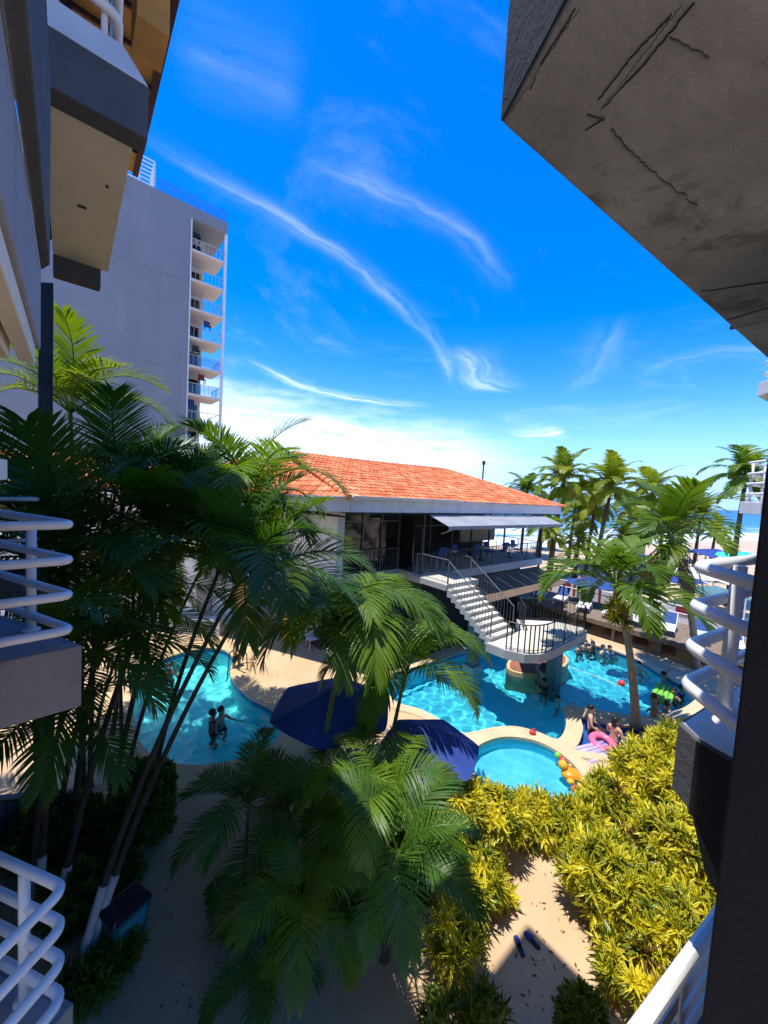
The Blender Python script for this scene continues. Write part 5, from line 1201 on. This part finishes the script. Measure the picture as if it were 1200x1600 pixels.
def body_joints(ps):
    P = POSES[ps]; J = [(V3((0, .0, .95)), .135, .10), (V3((0, .0, 1.12)), .125, .09), (V3((0, .01, 1.30)), .15, .10), (V3((0, .01, 1.42)), .11, .075), (V3((0, .0, 1.50)), .05), (V3((0, -.015, 1.58)), .078), (V3((0, -.01, 1.66)), .088), (V3((0, .0, 1.73)), .06), (V3((0, -.115, 1.61)), .016)]
    E = [(0, 1), (1, 2), (2, 3), (3, 4), (4, 5), (5, 6), (6, 7), (5, 8)]
    def add(p, r, par): J.append((V3(p), r)); E.append((par, len(J)-1)); return len(J)-1
    for k, (el, ha) in enumerate(P['arms']):
        s = 1 if el[0] > 0 else -1; sh = add((s*.185, .01, 1.40), .055, 3); e_ = add(el, .040, sh); w_ = add(ha, .028, e_)
        d = (V3(ha)-V3(el)).normalized(); sd_ = d.cross(V3((0, 0, 1))).normalized() if abs(d.z) < .9 else V3((1, 0, 0)); pm = add(V3(ha)+d*.06, .030, w_)
        for f in range(4):
            o1 = V3(ha)+d*.10+sd_*(f-1.5)*.021; a = add(o1, .0095, pm); add(o1+d*(.045+.012*(f in (1, 2)))+V3((0, 0, -.015)), .008, a)
        t_ = add(V3(ha)+d*.05+sd_*.045, .010, pm); add(V3(ha)+d*.085+sd_*.062, .009, t_)
    for (kn, an) in P['legs']:
        s = 1 if kn[0] > 0 else -1; h = add((s*.095, 0, .88), .088, 0); k_ = add(kn, .058, h); a = add(an, .038, k_); add(V3(an)+V3((0, -.16, -.045)), .034, a)
    return J, E
PM = {}
def person(px, py, z_foot, head, pose, skin, hair, wear, label, zref=None, scale=1.0, sink=0, top=None, long=False):
    """px,py: where the figure meets the surface of height zref"""
    p = G(px, py, zref if zref is not None else z_foot); p = Vector((p.x, p.y, z_foot-sink))
    key = (pose, skin)
    if key not in PM: PM[key] = skin_mesh('person', *body_joints(pose), SK[skin])
    o = bpy.data.objects.new('person', PM[key]); COL.objects.link(o); o.location = p; o.rotation_euler = (0, 0, head); o.scale = (scale,)*3; tag(o, label, 'person', None)
    def child(nm, me): c = bpy.data.objects.new(nm, me); COL.objects.link(c); c.parent = o
    k2 = ('hair', hair, long)
    if k2 not in PM:
        b = MB(); b.sphere((0, .022, 1.68), (.098, .105, .098), 14, 9)
        if long: b.sphere((0, .07, 1.56), (.085, .055, .14), 12, 8)
        me = bpy.data.meshes.new('hair'); me.from_pydata([tuple(v) for v in b.v], [], b.f); me.materials.append(HR[hair]); PM[k2] = me
    child('hair', PM[k2])
    k3 = ('shorts', pose, wear)
    if k3 not in PM:
        L = POSES[pose]['legs']; J = [(V3((0, 0, .97)), .142, .108), (V3((0, 0, 1.03)), .135, .10)]; E = [(0, 1)]
        for kn, an in L:
            s = 1 if kn[0] > 0 else -1; h = V3((s*.095, 0, .88)); J.append((h, .098)); E.append((0, len(J)-1)); J.append((h.lerp(V3(kn), .55), .086)); E.append((len(J)-2, len(J)-1))
        PM[k3] = skin_mesh('swim_shorts', J, E, CL[wear])
    child('swim_shorts', PM[k3])
    if top:
        k4 = ('top', top)
        if k4 not in PM:
            J = [(V3((0, 0, 1.02)), .140, .108), (V3((0, 0, 1.14)), .135, .10), (V3((0, .01, 1.30)), .158, .110), (V3((0, .01, 1.42)), .118, .084), (V3((.19, .01, 1.40)), .064), (V3((-.19, .01, 1.40)), .064)]
            PM[k4] = skin_mesh('shirt', J, [(0, 1), (1, 2), (2, 3), (3, 4), (3, 5)], CL[top])
        child('shirt', PM[k4])
    return o
WA, WB, WD = -1.39, -1.47, -.35
person(332, 1132, WA, 2.2, 'stand', 2, 0, 'black', 'person in dark clothes standing in the left pool beside a bare shouldered one', -.1, top='black')
person(345, 1128, WA, 1.2, 'reach', 1, 0, 'navy', 'bare shouldered person standing in the left pool next to the one in dark clothes', -.1)
person(264, 1056, WA, .4, 'reach', 0, 1, 'black', 'person alone at the far left of the left pool behind the palm fronds', -.1)
person(368, 1047, -.45, 1.5, 'reach', 0, 0, 'black', 'person climbing the ladder of the left pool', -.1, top='black')
person(850, 1074, WB, 2.6, 'reach', 2, 0, 'black', 'person in a black top wading below the landing in the main pool', -.1, top='black')
person(872, 1090, WB-.28, 1.0, 'reach', 1, 1, 'navy', 'person nearly submerged, swimming near the one in the black top', -.1)
person(905, 1016, WB, .3, 'stand', 0, 0, 'red', 'person at the far edge of the main pool nearest the landing', -.1)
person(914, 1012, WB, -.4, 'raise', 1, 1, 'navy', 'person with one arm raised at the far edge of the main pool', -.1)
person(926, 1014, WB, .1, 'stand', 2, 0, 'black', 'dark haired person in the middle of the row along the far pool edge', -.1)
person(942, 1020, WB, .5, 'reach', 1, 1, 'white', 'fair skinned person leaning in the water along the far pool edge', -.1)
person(952, 1021, WB, -.2, 'stand', 0, 0, 'blue', 'person at the right end of the row along the far pool edge', -.1, top='blue')
person(998, 1047, WB, -.5, 'reach', 1, 1, 'pink', 'person just right of the leaning pale trunk in the main pool', -.1)
person(1037, 1064, WB, .9, 'raise', 0, 0, 'black', 'person with a raised arm at the right rim of the main pool', -.1)
person(1052, 1090, WB, -1.0, 'reach', 2, 0, 'black', 'person holding the green air mat in the main pool', -.1)
person(1064, 1086, WB, .4, 'stand', 0, 0, 'navy', 'person right of the green air mat', -.1, top='navy')
person(1024, 1112, WB, 2.4, 'stand', 1, 0, 'white', 'person in a pale blue shirt standing by the near rim of the main pool', -.1, top='blue')
person(1042, 1112, WB, 1.8, 'reach', 1, 1, 'black', 'bare backed person next to the one in the pale blue shirt', -.1)
person(1020, 1124, WB+.5, 1.2, 'reach', 0, 1, 'red', 'person low in the water in front of the one in the pale blue shirt', -.1)
person(921, 1143, -.32, 1.1, 'sit', 1, 0, 'black', 'person sitting in the small deep blue pool', -.1, sink=.55, scale=.92)
person(958, 1166, -.32, 2.0, 'sit', 1, 0, 'navy', 'person sitting in the small pool behind the pink ring', -.1, sink=.5, long=True, scale=.92)
person(905, 938, .872, 2.8, 'stand', 1, 0, 'black', 'person in a pink shirt standing at the left end of the sun deck', .872, top='pink')
for i, (px, py, hd, wr, tp, lab) in enumerate(((1010, 905, .5, 'navy', 'white', 'person in a white shirt on the sand behind the sun deck'), (1100, 895, 1.5, 'red', None, 'bare chested person in red shorts on the sand'), (1125, 905, 2.5, 'black', 'green', 'person in a green shirt on the sand behind the railing'))):
    person(px, py, 0, hd, 'stand', i % 3, 0, wr, lab, 0, top=tp)

# ------------------------------------------------------------------ fallen leaves
rd = random.Random(91); b = MB()
for k in range(260):
    if k < 150: p = G(rd.uniform(640, 960), rd.uniform(1330, 1600))
    elif k < 220: p = G(rd.uniform(180, 420), rd.uniform(1230, 1600))
    else: p = G(rd.uniform(330, 520), rd.uniform(985, 1100))
    a = rd.uniform(0, 6.3); L = rd.uniform(.015, .05); w_ = L*rd.uniform(.2, .4); d = Vector((math.cos(a), math.sin(a), 0)); n_ = Vector((-d.y, d.x, 0)); z = Vector((0, 0, .006)); up = Vector((0, 0, rd.uniform(.004, .015)))
    b.face([b.pt(p+z-d*L), b.pt(p+z+n_*w_+up), b.pt(p+z+d*L), b.pt(p+z-n_*w_+up)])
kind(b.build('fallen_leaves', LF_dead), 'stuff')['label'] = 'small dry leaves scattered over the paving'
